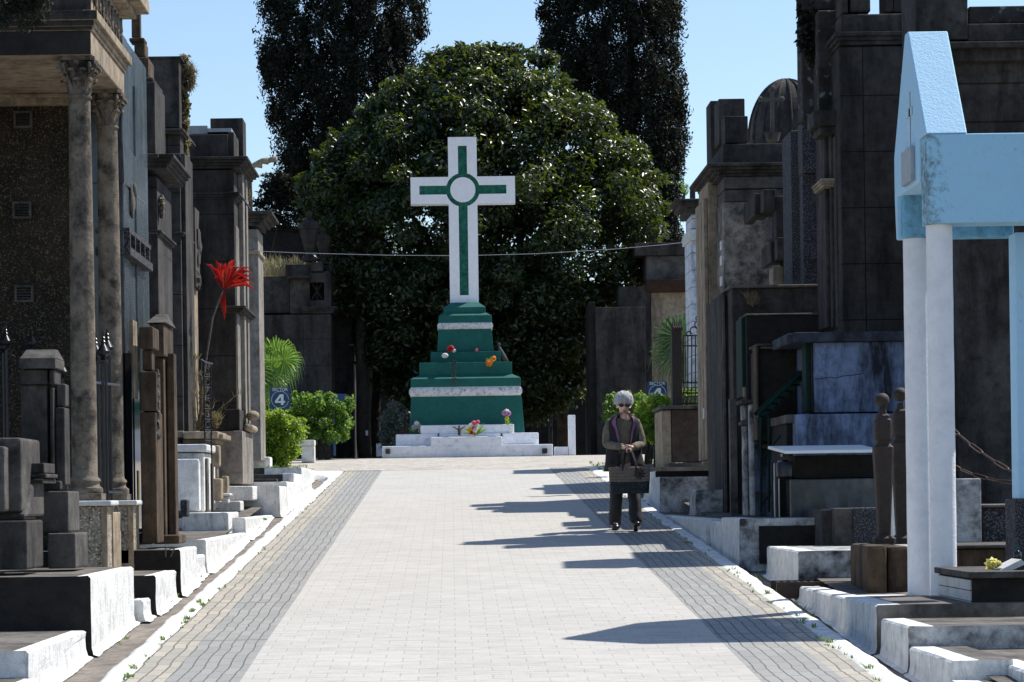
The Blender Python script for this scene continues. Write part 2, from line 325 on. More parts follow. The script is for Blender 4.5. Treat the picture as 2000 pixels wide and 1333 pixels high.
# ------------------------------------------------------------------ the ground
def wob(y, sd, a): return a * (mnoise.noise(Vector((y * 1.3, sd, 0))) + 0.3 * mnoise.noise(Vector((y * 4.1, sd + 9, 0))))
def zz(x, y): return rz(y) + 0.012 * mnoise.noise(Vector((x * 0.9, y * 0.5, 3)))
def strip(name, fl, fr, y0, y1, mat, nx=4, dy=0.12, zf=None, label=None):
    mb = MB(); ys = np.arange(y0, y1 + 1e-6, dy); vs = []; fs = []
    for y in ys:
        a, b = fl(y), fr(y)
        for k in range(nx + 1):
            t = k / nx; x = a + (b - a) * t
            vs.append((x, y, (zf(t, x, y) if zf else zz(x, y))))
    for i in range(len(ys) - 1):
        for k in range(nx):
            a = i * (nx + 1) + k; fs.append((a, a + 1, a + nx + 2, a + nx + 1))
    mb.add(vs, fs); o = mb.build(name, mat, smooth=True); return struct(o)
YE = 46.5
XL0, XL1, XL2, XL3 = -1.965, -1.72, -1.27, 1.76
XR1, XR0 = 2.24, 2.44
c_ = lambda x: (lambda y: x)
strip('road', c_(XL2), c_(XL3), 6, YE, M['main'], 14, 0.25)
strip('road_edge_band', c_(XL1), c_(XL2), 6, YE, M['grey'], 4)
strip('road_edge_band', c_(XL3), c_(XR1), 6, YE, M['grey'], 4)
inL = lambda y: XL0 + wob(y, 1, 0.03); inR = lambda y: XR0 + wob(y, 5, 0.03)
strip('road_margin', inL, c_(XL1), 6, YE, M['tanp'], 3)
strip('road_margin', c_(XR1), inR, 6, YE, M['tanp'], 3)
outL = lambda y: XL0 - 0.165 + wob(y, 2, 0.035) - max(0, (y - 43)) ** 2 * 0.08
outR = lambda y: XR0 + 0.16 + wob(y, 6, 0.035) + max(0, (y - 43)) ** 2 * 0.08
def kz(sgn):
    def f(t, x, y):
        u = t if sgn > 0 else 1 - t        # u=0 road side, 1 gutter side
        h = 0.006 + 0.006 * mnoise.noise(Vector((x * 3, y * 3, 1)))
        if u > 0.99: return rz(y) - 0.09
        if u < 0.01: return zz(x, y) - 0.004
        return rz(y) + h * 1
    return f
strip('kerb', outL, inL, 6, YE, M['white'], 6, 0.1, kz(-1))
strip('kerb', inR, outR, 6, YE, M['white'], 6, 0.1, kz(1))
strip('gutter', c_(-2.6), lambda y: outL(y) + 0.004, 6, YE, M['gutter'], 6, 0.2, lambda t, x, y: rz(y) - 0.088 - 0.02 * math.sin(math.pi * t) + 0.01 * mnoise.noise(Vector((x * 3, y * 2, 0))))
strip('gutter', lambda y: outR(y) - 0.004, c_(3.1), 6, YE, M['gutter'], 6, 0.2, lambda t, x, y: rz(y) - 0.088 - 0.02 * math.sin(math.pi * t) + 0.01 * mnoise.noise(Vector((x * 3, y * 2, 0))))
strip('plaza', c_(-9), c_(12), YE + 0.004, 57.5, M['pave'], 20, 0.5, lambda t, x, y: rz(y) + 0.004)
# terraces under the tombs either side of the gutters
strip('tomb_terrace', c_(-30), c_(-2.5), 6, YE, M['conc'], 20, 0.5, lambda t, x, y: rz(y) + 0.05)
strip('tomb_terrace', c_(3.0), c_(30), 6, YE, M['conc'], 20, 0.5, lambda t, x, y: rz(y) + 0.05)
mb = MB(); ys = [-30, 0, 6, 20, 40, 50, 53, 57, 80, 150, 400, 1500]; vs = []; fs = []
for y in ys:
    for x in (-1200, -60, -8, 8, 60, 1200): vs.append((x, y, rz(y) - 0.16))
for i in range(len(ys) - 1):
    for k in range(5):
        a = i * 6 + k; fs.append((a, a + 1, a + 7, a + 6))
struct(mb.add(vs, fs).build('ground', M['earth']))
strip('ground_beyond_plaza', c_(-40), c_(40), 57.504, 120, M['earth'], 8, 4, lambda t, x, y: rz(y) + 0.01)
# ------------------------------------------------------------------ whitewashed plinths along the gutters
def washed(name, side, xf, y0, y1, zt, label, cat, depth=2.0, dark_front=False, group=None, rough=0.007, mats=None, dy=0.1, flare=0.05, parent=None, wtop=None, base=None):
    """block whose road face is brushed with lime; side=-1 left of the road, +1 right"""
    wtop = wtop or (0.09 if side < 0 else 0.16)
    mb = MB(); n = max(2, int((y1 - y0) / dy)); prof = []
    def pr(y):
        b = (rz(y) - 0.10) if base is None else base; h = zt - b; fl = min(flare, h * 0.5)
        return [(depth, b), (depth, zt), (wtop, zt), (min(0.25, wtop * 0.9), zt), (0.014, zt), (0.0, zt - 0.014), (0.0, zt - h * 0.3), (0.0, b + h * 0.45), (-0.003, b + min(0.06, h * .3)), (-0.014, b + 0.014), (-fl, b + 0.003)]
    vs = []; fs = []; mi = []
    for i in range(n + 1):
        y = y0 + (y1 - y0) * i / n
        for k, (dx, z) in enumerate(pr(y)):
            q = Vector((xf * 3 + k * 0.7, y * 5, z * 6)); a = rough * (0.3 if k < 3 else 1)
            e = a * mnoise.noise(q) + (0.018 * mnoise.noise(q * 0.9) if k == 10 else 0)
            vs.append((xf + side * (dx + e), y + (0.4 * a * mnoise.noise(q + Vector((5, 5, 5))) if 0 < i < n else 0), z + (a * 0.8 * mnoise.noise(q + Vector((9, 1, 2))) if k > 1 and k < 9 else 0)))
    K = 11
    for i in range(n):
        for k in range(K - 1):
            a = i * K + k; fs.append((a, a + 1, a + K + 1, a + K)); mi.append(0 if k >= 2 else 2)
    fs.append(tuple(range(K))[::-1]); mi.append(1 if dark_front else 0)
    fs.append(tuple(n * K + k for k in range(K))); mi.append(0)
    mb.v = vs; mb.f = fs; mb.mi = mi
    mats = mats or [M['white'], M['black'], M['conc']]
    if parent is not None: return mb.build(name, mats, parent, normals=True)
    o = solo(mb, name, mats, label, cat, group, normals=True); return o
# left, near to far
washed('kerb_block', -1, -2.42, 12.2, 14.9, rz(14) + 0.10, 'low whitewashed kerb block at the very bottom left edge, nearest the viewer', 'kerb', 1.2)
washed('kerb_block', -1, -2.50, 15.0, 17.35, rz(16) + 0.155, 'whitewashed kerb with dark slab top below the big black plinth on the left', 'kerb', 2.5)
washed('tomb_plinth', -1, -2.47, 17.4, 19.75, 1.32, 'big plinth with black front and bright whitewashed road face, left foreground', 'plinth', 4.0, True)
washed('kerb_block', -1, -2.40, 19.78, 20.25, rz(20) + 0.06, 'small rounded whitewashed lump between the two foreground plinths on the left', 'kerb', 0.5)
washed('tomb_plinth', -1, -2.36, 20.27, 21.75, 1.235, 'shorter whitewashed plinth under the column pedestals of the left temple tomb', 'plinth', 5.0, True)
pl3 = washed('tomb_plinth', -1, -2.34, 21.95, 23.35, 1.405, 'black fronted plinth with faint number 17, below the brown roofed pillar tomb', 'plinth', 4.0, True)
washed('kerb_block', -1, -2.37, 23.4, 24.4, rz(24) + 0.11, 'whitewashed kerb with a dark drain notch beyond the plinth marked 17', 'kerb', 1.5)
washed('kerb_block', -1, -2.36, 24.45, 29.2, rz(27) + 0.10, 'long low whitewashed kerb left of the road before the cracked white step', 'kerb', 1.5, flare=0.08)
washed('white_step', -1, -2.52, 28.75, 30.1, rz(29) + 0.235, 'cracked whitewashed step with jagged edge in front of the white tomb', 'step', 0.52, mats=[M['white'], M['white'], M['white']])
washed('kerb_block', -1, -2.37, 29.25, 33.7, rz(31) + 0.07, 'wide sloping whitewashed kerb beside the white tomb, left of the road', 'kerb', 2.5, flare=0.09)
washed('kerb_block', -1, -2.28, 33.75, 35.2, rz(34) + 0.30, 'tall whitewashed kerb block beside the base of the dark column mausoleum', 'kerb', 0.75, mats=[M['white'], M['whited'], M['white']])
washed('kerb_block', -1, -2.28, 35.25, 41.5, rz(38) + 0.17, 'long whitewashed kerb leading to the plaza corner on the left', 'kerb', 1.0, flare=0.08)
washed('kerb_block', -1, -2.45, 41.6, 45.5, rz(43) + 0.19, 'farthest whitewashed kerb at the left plaza corner, by the hedge', 'kerb', 0.6)
g = MB(); g.box(-3.6, -2.48, 42.2, 45.8, rz(43), rz(45) + 0.10); solo(g, 'flower_bed', [M['earth']], 'dark sunken bed behind the farthest left kerb', 'flower bed')
# right, near to far
washed('kerb_block', 1, 2.78, 11.5, 14.4, rz(13) + 0.10, 'nearest whitewashed kerb at the bottom right edge of the road', 'kerb', 0.28)
washed('kerb_block', 1, 3.12, 12.3, 14.9, rz(14) + 0.13, 'second whitewashed kerb behind the nearest one, bottom right corner', 'kerb', 3.0)
washed('kerb_block', 1, 2.80, 14.45, 15.75, rz(15) + 0.11, 'whitewashed kerb sloping beside the stepped block, bottom right', 'kerb', 0.35)
washed('kerb_block', 1, 2.80, 15.8, 16.8, 0.985, 'whitewashed stepped block with grey corner and cracked black ledge, lower right', 'step', 3.5, True, mats=[M['white'], M['whited'], M['conc']])
washed('kerb_block', 1, 2.78, 16.85, 18.25, 1.075, 'whitewashed block at the foot of the pale blue portico', 'kerb', 3.5, True, mats=[M['white'], M['conc'], M['conc']])
washed('kerb_block', 1, 2.80, 18.3, 20.75, rz(19.5) + 0.085, 'thin whitewashed kerb between the blue portico and the iron grate', 'kerb', 0.12, mats=[M['white'], M['white'], M['white']])
washed('tomb_plinth', 1, 2.86, 21.25, 23.35, 1.335, 'broad dirty white plinth with black drips, right of the road before the brown bollards', 'plinth', 2.6, True, mats=[M['white'], M['whited'], M['whited']])
washed('tomb_plinth', 1, 2.66, 23.8, 25.35, 1.585, 'plinth with a white corner and blackened front below the slab roofed tomb', 'plinth', 4.2, True, mats=[M['white'], M['whited'], M['conc']], wtop=0.16)
g = MB(); g.pb(1483, 1027, 1612, 1101, 23.78, 0.05); solo(g, 'plinth_facing', [M['black']], 'blackened stone facing right of the white corner below the slab roofed tomb', 'facing')
washed('kerb_block', 1, 2.66, 25.4, 26.5, rz(26) + 0.24, 'whitewashed kerb with a grass tuft at its foot, right of the road', 'kerb', 0.5)
washed('kerb_block', 1, 2.62, 26.55, 32.4, rz(29) + 0.11, 'long curving whitewashed kerb beyond the grass tuft on the right', 'kerb', 1.8, flare=0.09)
washed('kerb_block', 1, 2.95, 31.0, 31.9, rz(32) + 0.27, 'rounded white stump block on the right terrace near the walking woman', 'block', 0.42, mats=[M['whited'], M['whited'], M['whited']], base=rz(31))
washed('kerb_block', 1, 3.42, 30.9, 31.9, rz(32) + 0.27, 'streaked white block right of the rounded stump, below the pilasters', 'block', 0.75, mats=[M['whited'], M['whited'], M['whited']], base=rz(31))
washed('tomb_plinth', 1, 2.72, 33.6, 35.0, 2.05, 'dirty whitewashed plinth with black mould beside the handbag', 'plinth', 3.0, True, mats=[M['white'], M['whited'], M['conc']], group=None)
washed('kerb_block', 1, 2.78, 35.05, 37.2, 2.14, 'stained white kerb block right behind the walking woman', 'kerb', 3.0, True)
g = MB(); g.pb(1268, 912, 1420, 932, 37.5, 2.5); solo(g, 'stone_ledge', [M['conc']], 'mossy dark stone ledge below the low brown wall on the right', 'ledge')
# iron drain grate
g = MB(); z0 = rz(21) - 0.03
for k in range(26): x = 2.66 + k * 0.055; g.box(x, x + 0.018, 20.82, 21.18, z0 + 0.05, z0 + 0.07)
g.box(2.62, 4.1, 20.78, 20.815, z0 - 0.06, z0 + 0.075); g.box(2.62, 4.1, 21.185, 21.21, z0 - 0.06, z0 + 0.075)
solo(g, 'drain_grate', [M['rust']], 'rusty iron drain grate crossing the right gutter', 'grate')
# number on the plinth
def text_mesh(body, size, mat, parent, loc, name='lettering', ext=0.004, align='CENTER', rot=(R(90), 0, 0), bold=0.0):
    cu = bpy.data.curves.new(name, 'FONT'); cu.body = body; cu.size = size; cu.extrude = ext; cu.align_x = align; cu.align_y = 'CENTER'; cu.offset = bold
    t = bpy.data.objects.new(name, cu); col.objects.link(t); bpy.context.view_layer.update()
    me = bpy.data.meshes.new_from_object(t.evaluated_get(bpy.context.evaluated_depsgraph_get())); me.name = name
    bpy.data.objects.remove(t); me.materials.clear(); me.materials.append(mat)
    o = bpy.data.objects.new(name, me); col.objects.link(o); o.rotation_euler = rot
    o.parent = parent; o.location = Vector(loc) - Vector(parent.location); return o
text_mesh('17', 0.11, plain('worn_number_paint', (0.10, 0.095, 0.085), 0.9), pl3, P(330, 1081, 21.93), 'number')
# ------------------------------------------------------------------ left side
def mass(name, label, cat, parts, group=None, bev=0.012):
    """parts: list of (part name, material, [px rectangles (x0,y0,x1,y1,D,dep)])"""
    r0 = parts[0][2][0]; p0 = P((r0[0] + r0[2]) / 2, r0[3], r0[4])
    t = thing(name, (p0.x, p0.y, p0.z), label, cat, group)
    for pn, mt, rs in parts:
        for r in rs:
            g = MB(); g.pb(*r); g.build(pn, mt, t, bev=bev)
    return t
# --- temple tomb with two columns
T = thing('temple_tomb', (-3.4, 20.4, 1.235), 'tan temple tomb with two Corinthian columns and granular dark side wall, left edge', 'mausoleum')
XF = P(178, 100, 20.3).x            # road face of the entablature
zA = P(178, 107, 20.3).z; zt1 = P(178, 55, 20.3).z; zt2 = P(187, 22, 20.3).z
g = MB()
g.box(-7.5, XF, 20.3, 22.35, zA, zt1 - 0.02)                                  # architrave
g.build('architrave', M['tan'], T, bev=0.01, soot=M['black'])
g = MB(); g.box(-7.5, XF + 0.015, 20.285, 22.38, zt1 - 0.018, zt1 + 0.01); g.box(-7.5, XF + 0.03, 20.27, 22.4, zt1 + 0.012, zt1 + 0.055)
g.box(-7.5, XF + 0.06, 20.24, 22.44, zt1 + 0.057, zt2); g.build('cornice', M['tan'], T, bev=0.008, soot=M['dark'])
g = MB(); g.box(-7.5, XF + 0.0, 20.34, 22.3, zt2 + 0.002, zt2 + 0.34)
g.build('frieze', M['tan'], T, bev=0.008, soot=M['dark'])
g = MB()
for k in range(9):      # carved strip on the road face
    y = 20.5 + k * 0.19; g.ball((XF + 0.015, y, zt2 + 0.16), (0.02, 0.05, 0.09), 8, 6, jit=0.5, sd=k); g.box(XF, XF + 0.02, y + 0.07, y + 0.1, zt2 + 0.04, zt2 + 0.28)
g.build('frieze_carving', M['colm'], T)
g = MB(); g.box(-7.5, XF + 0.10, 20.3, 22.5, zt2 + 0.342, zt2 + 0.40); g.box(-7.5, XF + 0.2, 20.4, 22.6, zt2 + 0.402, zt2 + 0.52); g.build('upper_cornice', M['tan'], T, bev=0.01)
zS = 1.235
XW = P(60, 500, 22.36).x
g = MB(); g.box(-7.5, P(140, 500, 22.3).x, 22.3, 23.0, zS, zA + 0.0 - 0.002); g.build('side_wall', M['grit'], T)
g = MB(); g.box(-7.5, P(140, 500, 22.2).x, 22.2, 22.298, P(60, 205, 22.2).z, zA - 0.002); g.box(-7.5, P(140, 500, 22.2).x + 0.01, 22.16, 22.2, P(60, 192, 22.2).z, zA - 0.002)
g.build('wall_moulding', M['tan'], T, bev=0.01)
for vx, vy in ((45, 234), (43, 411), (47, 574)):
    a = P(vx - 18, vy + 17, 22.28); b = P(vx + 18, vy - 17, 22.28); g = MB()
    g.box(a.x, b.x, 22.26, 22.31, a.z, a.z + 0.02); g.box(a.x, b.x, 22.26, 22.31, b.z - 0.02, b.z); g.box(a.x, a.x + 0.02, 22.26, 22.31, a.z + .02, b.z - .02); g.box(b.x - 0.02, b.x, 22.26, 22.31, a.z + .02, b.z - .02)
    for k in range(5): z = a.z + 0.03 + k * 0.024; g.taper((a.x + .02, b.x - .02, 22.265, 22.31, z), (a.x + .02, b.x - .02, 22.285, 22.31, z + 0.016))
    g.build('vent', M['greyst'], T)
def column(par, cx, cy, z0, z1, r, mat, capmat):
    H = z1 - z0
    g = MB(); g.box(cx - r * 1.45, cx + r * 1.45, cy - r * 1.45, cy + r * 1.45, z0, z0 + 0.055)
    sh = g.build('column', mat, par, bev=0.006)
    b = MB(); hb = z0 + 0.055; b.lathe((cx, cy, hb), [(r * 1.38, 0), (r * 1.42, 0.02), (r * 1.38, 0.045), (r * 1.2, 0.055), (r * 1.12, 0.075), (r * 1.16, 0.09), (r * 1.24, 0.10), (r * 1.2, 0.118), (r * 1.05, 0.13), (r * 1.02, 0.15)], 28)
    b.build('column_base', mat, sh, smooth=True, auto=50)
    s = MB(); L = H - 0.205 - 0.33; pr = [(r * (1.0 - 0.16 * (t ** 1.6)), 0.205 + L * t) for t in [i / 14 for i in range(15)]]
    pr = [(r * 1.03, 0.2)] + pr; s.lathe((cx, cy, z0), pr, 32); s.build('shaft', mat, sh, smooth=True, auto=50)
    k = MB(); zc = z1 - 0.33; rt = r * 0.86
    k.lathe((cx, cy, zc), [(rt * 1.0, 0), (rt * 1.12, 0.008), (rt * 1.12, 0.022), (rt * 0.98, 0.03), (rt * 0.98, 0.16), (rt * 1.12, 0.24), (rt * 1.4, 0.29)], 24)
    for ring, (n_, zb, h_, ro) in enumerate(((8, 0.03, 0.13, 0.0), (8, 0.10, 0.14, 0.5))):
        for i in range(n_):
            a = 2 * math.pi * (i + ro) / n_; da = 0.33
            vs = []; st = [(0.0, 1.02), (0.35, 1.1), (0.7, 1.22), (0.92, 1.48), (1.0, 1.62), (0.93, 1.72), (0.82, 1.68)]
            for t, q in st:
                wd = da * (1 - 0.35 * t) * (1.0 if t < 0.95 else 0.75)
                for u in (-1, -0.5, 0, 0.5, 1):
                    qq = q * (1 - 0.06 * abs(u)) + 0.03 * math.cos(u * 9 + t * 20)
                    vs.append((cx + rt * qq * math.cos(a + u * wd), cy + rt * qq * math.sin(a + u * wd), zc + zb + h_ * t))
            fs = [(r_ * 5 + c, r_ * 5 + c + 1, r_ * 5 + c + 6, r_ * 5 + c + 5) for r_ in range(6) for c in range(4)]; k.add(vs, fs)
    for i in range(4):
        a = math.pi / 4 + i * math.pi / 2
        for sgn in (-1, 1):
            pts = []; c0 = Vector((cx + math.cos(a) * rt * 1.62, cy + math.sin(a) * rt * 1.62, zc + 0.235)); tg = Vector((math.cos(a + sgn * 0.5), math.sin(a + sgn * 0.5), 0))
            for q in range(22):
                th = q * 0.55; rr = 0.05 * (1 - q / 26); pts.append(c0 + tg * (rr * math.cos(th)) + Vector((0, 0, rr * math.sin(th))) + Vector((-math.sin(a), math.cos(a), 0)) * 0.012 * sgn)
            k.tube(pts, [0.013 * (1 - q / 40) for q in range(22)], 6)
    for i in range(4): a = i * math.pi / 2; k.ball((cx + math.cos(a) * rt * 1.38, cy + math.sin(a) * rt * 1.38, zc + 0.285), 0.03, 8, 6, jit=0.4)
    ab = r * 1.45
    ps = []
    for i in range(4):
        a = math.pi / 4 + i * math.pi / 2
        for t in (-0.12, 0.12): ps.append((math.cos(a + t) * ab * 1.2, math.sin(a + t) * ab * 1.2))
        a2 = a + math.pi / 4; ps.append((math.cos(a2) * ab * 0.82, math.sin(a2) * ab * 0.82))
    n_ = len(ps); k.add([(cx + x, cy + y, zc + 0.295) for x, y in ps] + [(cx + x, cy + y, z1 - 0.002) for x, y in ps], [tuple(range(n_))[::-1], tuple(range(n_, 2 * n_))] + [(i, (i + 1) % n_, (i + 1) % n_ + n_, i + n_) for i in range(n_)])
    k.build('capital', capmat, sh, smooth=True, auto=35)
    return sh
D1 = 20.45; cx1 = P(163, 800, D1).x; zc0 = P(180, 978, D1).z
colA = column(T, cx1, D1 + 0.02, zc0, zA, 0.103, M['colm'], M['colm']); colB = column(T, cx1, 22.12, zc0, zA, 0.103, M['colm'], M['colm'])
colA['label'] = 'near grey mossy column'; colB['label'] = 'far warm tan column'
for yy in (D1 - 0.16, 21.95):
    g = MB(); xa, xb = cx1 - 0.17, cx1 + 0.19; g.box(xa, xb, yy, yy + 0.36, zS, zc0 - 0.045); pd = g.build('pedestal', M['nub'], T, bev=0.01)
    g = MB(); g.box(xa - 0.012, xb + 0.012, yy - 0.012, yy + 0.372, zS, zS + 0.06); g.box(xa - 0.01, xa + 0.035, yy - 0.01, yy + 0.03, zS + .06, zc0 - 0.05); g.box(xb - 0.035, xb + 0.01, yy - 0.01, yy + 0.03, zS + .06, zc0 - 0.05)
    g.box(xb - 0.03, xb + 0.012, yy + 0.33, yy + 0.37, zS + .06, zc0 - 0.05); g.build('pedestal_edging', M['tan'], pd)
    g = MB(); g.box(xa - 0.05, xb + 0.05, yy - 0.05, yy + 0.41, zc0 - 0.043, zc0 - 0.002); g.build('pedestal_cap', M['marble'], pd, bev=0.012)
g = MB(); g.box(cx1 + 0.0, cx1 + 0.10, D1 + 0.25, 21.9, zS, zS + 0.5); g.box(cx1 + 0.02, cx1 + 0.14, D1 + 0.4, D1 + 0.55, zS + 0.24, zS + 0.28); g.build('low_rail_wall', M['tan'], T, bev=0.01)
# iron gate with ornate finials between the columns
def finial(g, x, y, z, s=1.0):
    g.lathe((x, y, z), [(0.022 * s, 0), (0.03 * s, 0.01 * s), (0.018 * s, 0.02 * s), (0.055 * s, 0.05 * s), (0.06 * s, 0.08 * s), (0.035 * s, 0.12 * s), (0.015 * s, 0.15 * s), (0.024 * s, 0.165 * s), (0.012 * s, 0.18 * s), (0.02 * s, 0.20 * s), (0.008 * s, 0.215 * s), (0.014 * s, 0.235 * s), (0.002, 0.27 * s)], 12)
G = thing('iron_gate', (cx1, 21.2, zS), 'black iron gate with bulbous finials between the two temple columns', 'gate')
for k, (px, D, yt) in enumerate(((191, 21.3, 710), (206, 21.0, 708), (214, 21.6, 700))):
    b = P(px, 975, D); g = MB(); zt = P(px, yt, D).z
    for a in range(3): g.tube([(b.x + 0.018 * math.cos(a * 2.1), D + 0.018 * math.sin(a * 2.1), zS + 0.1), (b.x + 0.018 * math.cos(a * 2.1), D + 0.018 * math.sin(a * 2.1), zt)], 0.011, 8)
    g.lathe((b.x, D, zt), [(0.035, -0.01), (0.04, 0.0), (0.035, 0.02)], 12); finial(g, b.x, D, zt + 0.02, 0.9); g.build('gate_bar', M['iron'], G, smooth=True, auto=40)
g = MB(); a = P(190, 750, 21.3); g.tube([(a.x, 21.0, a.z), (a.x + 0.14, 21.6, a.z)], 0.012, 6); g.tube([(a.x, 20.95, a.z - 0.9), (a.x + 0.14, 21.7, a.z - 0.9)], 0.012, 6)
g.build('gate_rail', M['iron'], G)
# fence left of the temple
G = thing('iron_fence', (P(40, 970, 21.8).x, 21.8, zS), 'black iron fence with glossy finials against the granular wall, far left', 'fence')
for k, (px, yt) in enumerate(((10, 690), (16, 680), (66, 682), (52, 700), (126, 740))):
    D = 21.75; b = P(px, 970, D); zt = P(px, yt, D).z; g = MB(); g.tube([(b.x, D, zS), (b.x, D, zt)], 0.014, 8); finial(g, b.x, D, zt, 0.75); g.build('fence_bar', M['iron'], G, smooth=True, auto=40)
g = MB()
for py in (742, 787): a = P(-30, py, 21.75); b = P(165, py, 21.75); g.tube([a, b], 0.011, 6)
pts = [P(16 + 28 * t, 692 + 28 * t * t, 21.75) for t in [i / 8 for i in range(9)]]; g.tube(pts, 0.008, 6)
g.build('fence_rail', M['iron'], G)
# --- pillar monument in front of the temple
mass('pillar_monument', 'dark square pillar monument with gabled grey cap on the black plinth, far left', 'monument', [
    ('base_block', M['greyst'], [(93, 1042, 148, 1111, 18.6, 0.62), (68, 960, 134, 1040, 18.75, 0.55)]),
    ('shaft', M['dark'], [(41, 752, 92, 948, 18.9, 0.28), (98, 757, 105, 948, 18.9, 0.28), (41, 940, 118, 958, 18.85, 0.4)]),
    ('side_shaft', M['dark'], [(108, 796, 127, 948, 18.95, 0.25), (110, 750, 128, 794, 18.98, 0.18)]),
    ('collar', M['dark'], [(39, 722, 92, 751, 18.87, 0.34), (96, 722, 106, 751, 18.87, 0.34)]),
    ('plaque', M['zinc'], [(106, 962, 111, 1030, 19.0, 0.3)])])
g = MB(); a = P(38, 720, 18.8); b = P(94, 700, 18.8); c = P(50, 685, 18.85); d = P(108, 720, 18.8)
g.box(a.x, d.x, 18.8, 19.25, a.z, b.z); g.taper((a.x, d.x, 18.8, 19.25, b.z + 0.001), (a.x + 0.02, d.x - 0.02, 18.98, 19.08, P(50, 684, 19).z))
o = solo(g, 'monument_cap', [M['greyst']], 'grey gabled capstone resting on the dark pillar monument, far left', 'capstone', bev=0.006)
g = MB(); a = P(5, 928, 18.0); b = P(70, 1010, 18.0)
g.taper((a.x, b.x - 0.05, 17.9, 18.7, b.z), (a.x + 0.1, b.x - 0.05, 18.35, 18.7, a.z)); g.box(P(-40, 900, 17.7).x, P(9, 900, 17.7).x, 17.7, 18.5, P(0, 1000, 17.7).z, P(0, 872, 17.7).z)
g.box(P(-40, 900, 17.7).x, P(33, 900, 17.7).x, 17.88, 18.7, P(0, 1000, 17.7).z, P(0, 855, 17.8).z)
solo(g, 'slanted_headstone', [M['greyst']], 'slanted grey headstone slab leaning on dark base, left edge foreground', 'headstone', bev=0.02)
g = MB(); g.pb(-60, 1018, 53, 1114, 17.75, 0.7); g.pb(-40, 1004, 48, 1017, 17.9, 0.5); solo(g, 'tomb_block', [M['dark']], 'blackened tomb block below the slanted headstone, left edge', 'tomb', bev=0.015)
g = MB(); g.pb(37, 905, 86, 925, 18.3, 0.5); g.pb(34, 926, 90, 934, 18.28, 0.55); g.pb(30, 936, 84, 945, 18.26, 0.6); solo(g, 'step_stone', [M['dark']], 'small stepped dark stone behind the slanted headstone', 'stone', bev=0.008)
# --- polished granite mausoleum, its road face mirrors the sky
t = thing('granite_mausoleum', (-3.4, 22.6, 1.3), 'tall polished black granite mausoleum with glossy road face, behind the temple columns', 'mausoleum')
XG = P(243, 500, 22.6).x
g = MB(); g.box(-6, XG - 0.02, 22.75, 24.6, rz(23), P(240, 60, 22.6).z); g.build('wall', M['pol'], t)
g = MB()
for y0, y1, z0, z1 in ((22.6, 23.0, 1.5, 5.97), (23.55, 24.1, 1.5, 5.65)): g.box(XG - 0.3, XG, y0, y1, z0, z1)
g.build('pilaster', M['pol'], t, bev=0.01)
g = MB(); zz0 = P(250, 450, 22.6).z; g.box(XG - 0.25, XG + 0.05, 22.58, 24.2, zz0 - 0.02, zz0 + 0.02); g.box(XG - 0.25, XG + 0.06, 22.55, 24.25, zz0 - 0.22, zz0 - 0.15)
for k in range(5): g.box(XG, XG + 0.05, 22.62 + k * 0.36, 22.67 + k * 0.36, zz0 - 0.149, zz0 - 0.021)
g.build('band_course', M['gran'], t)
g = MB(); zz1 = P(250, 280, 22.6).z; g.taper((XG - 0.3, XG + 0.012, 22.56, 24.15, zz1 - 0.35), (XG - 0.3, XG + 0.003, 22.56, 24.15, zz1)); g.build('sloped_panel', M['pol'], t)
g = MB(); c0 = P(260, 390, 23.0); g.ball((XG + 0.01, 23.1, c0.z), (0.03, 0.11, 0.16), 14, 10, jit=0.15); g.ball((XG + 0.035, 23.1, c0.z + 0.1), (0.025, 0.05, 0.06), 10, 8); g.build('carved_emblem', M['greyst'], t, smooth=True)
g = MB(); g.pb(243, 690, 259, 1058, 22.6, 0.03); g.box(XG - 0.02, XG + 0.02, 23.0, 23.5, 1.42, 3.4); g.build('door', M['glass'], t)
g = MB(); zq = P(260, 700, 22.8).z; g.box(XG, XG + 0.03, 22.9, 23.2, zq - 0.35, zq + 0.35); g.build('stone_panel', M['tan'], t)
g = MB(); g.tube([(XG + 0.05, 22.95, P(250, 920, 23).z), (XG + 0.05, 22.95, P(250, 990, 23).z)], 0.012, 8); g.build('door_handle', plain('brass', (0.5, 0.33, 0.08), 0.3, 0.9), t)
g = MB(); g.pb(262, 1033, 297, 1041, 22.4, 0.3); g.pb(266, 1042, 292, 1064, 22.43, 0.24); solo(g, 'granite_urn_stand', [M['pol']], 'small black granite stand at the foot of the brown pillar tomb, left', 'stand')
# --- brown pillar with a hipped roof
t = mass('roofed_pillar_tomb', 'brown weathered pillar tomb with pitched cap, left of the road above plinth 17', 'tomb', [
    ('pillar', M['brown'], [(303, 700, 322, 1060, 23.0, 0.25), (327, 690, 342, 1060, 23.15, 0.22), (275, 805, 306, 1062, 22.3, 0.5)]),
    ('head_block', M['brown'], [(297, 632, 320, 695, 22.85, 0.75), (272, 638, 299, 681, 22.2, 0.45)]),
    ('neck', M['brown'], [(278, 684, 297, 724, 22.35, 0.2), (272, 726, 306, 803, 22.28, 0.3)]),
    ('foot', M['brown'], [(300, 1046, 350, 1063, 22.8, 0.6)])])
a = P(297, 631, 22.85); b = P(320, 615, 22.85)
g = MB(); g.taper((a.x - 0.05, b.x + 0.02, 22.83, 23.65, a.z + 0.002), (a.x + 0.0, b.x - 0.01, 23.2, 23.3, a.z + 0.10)); g.build('pitched_cap', M['greyst'], t)
g = MB()
for k in range(7): z = P(306, 730 + k * 20, 22.4).z; g.ball((P(306, 800, 22.4).x + 0.008, 22.4, z), (0.025, 0.05, 0.04), 7, 5, jit=0.6, sd=k)
g.build('relief_carving', M['greyst'], t)
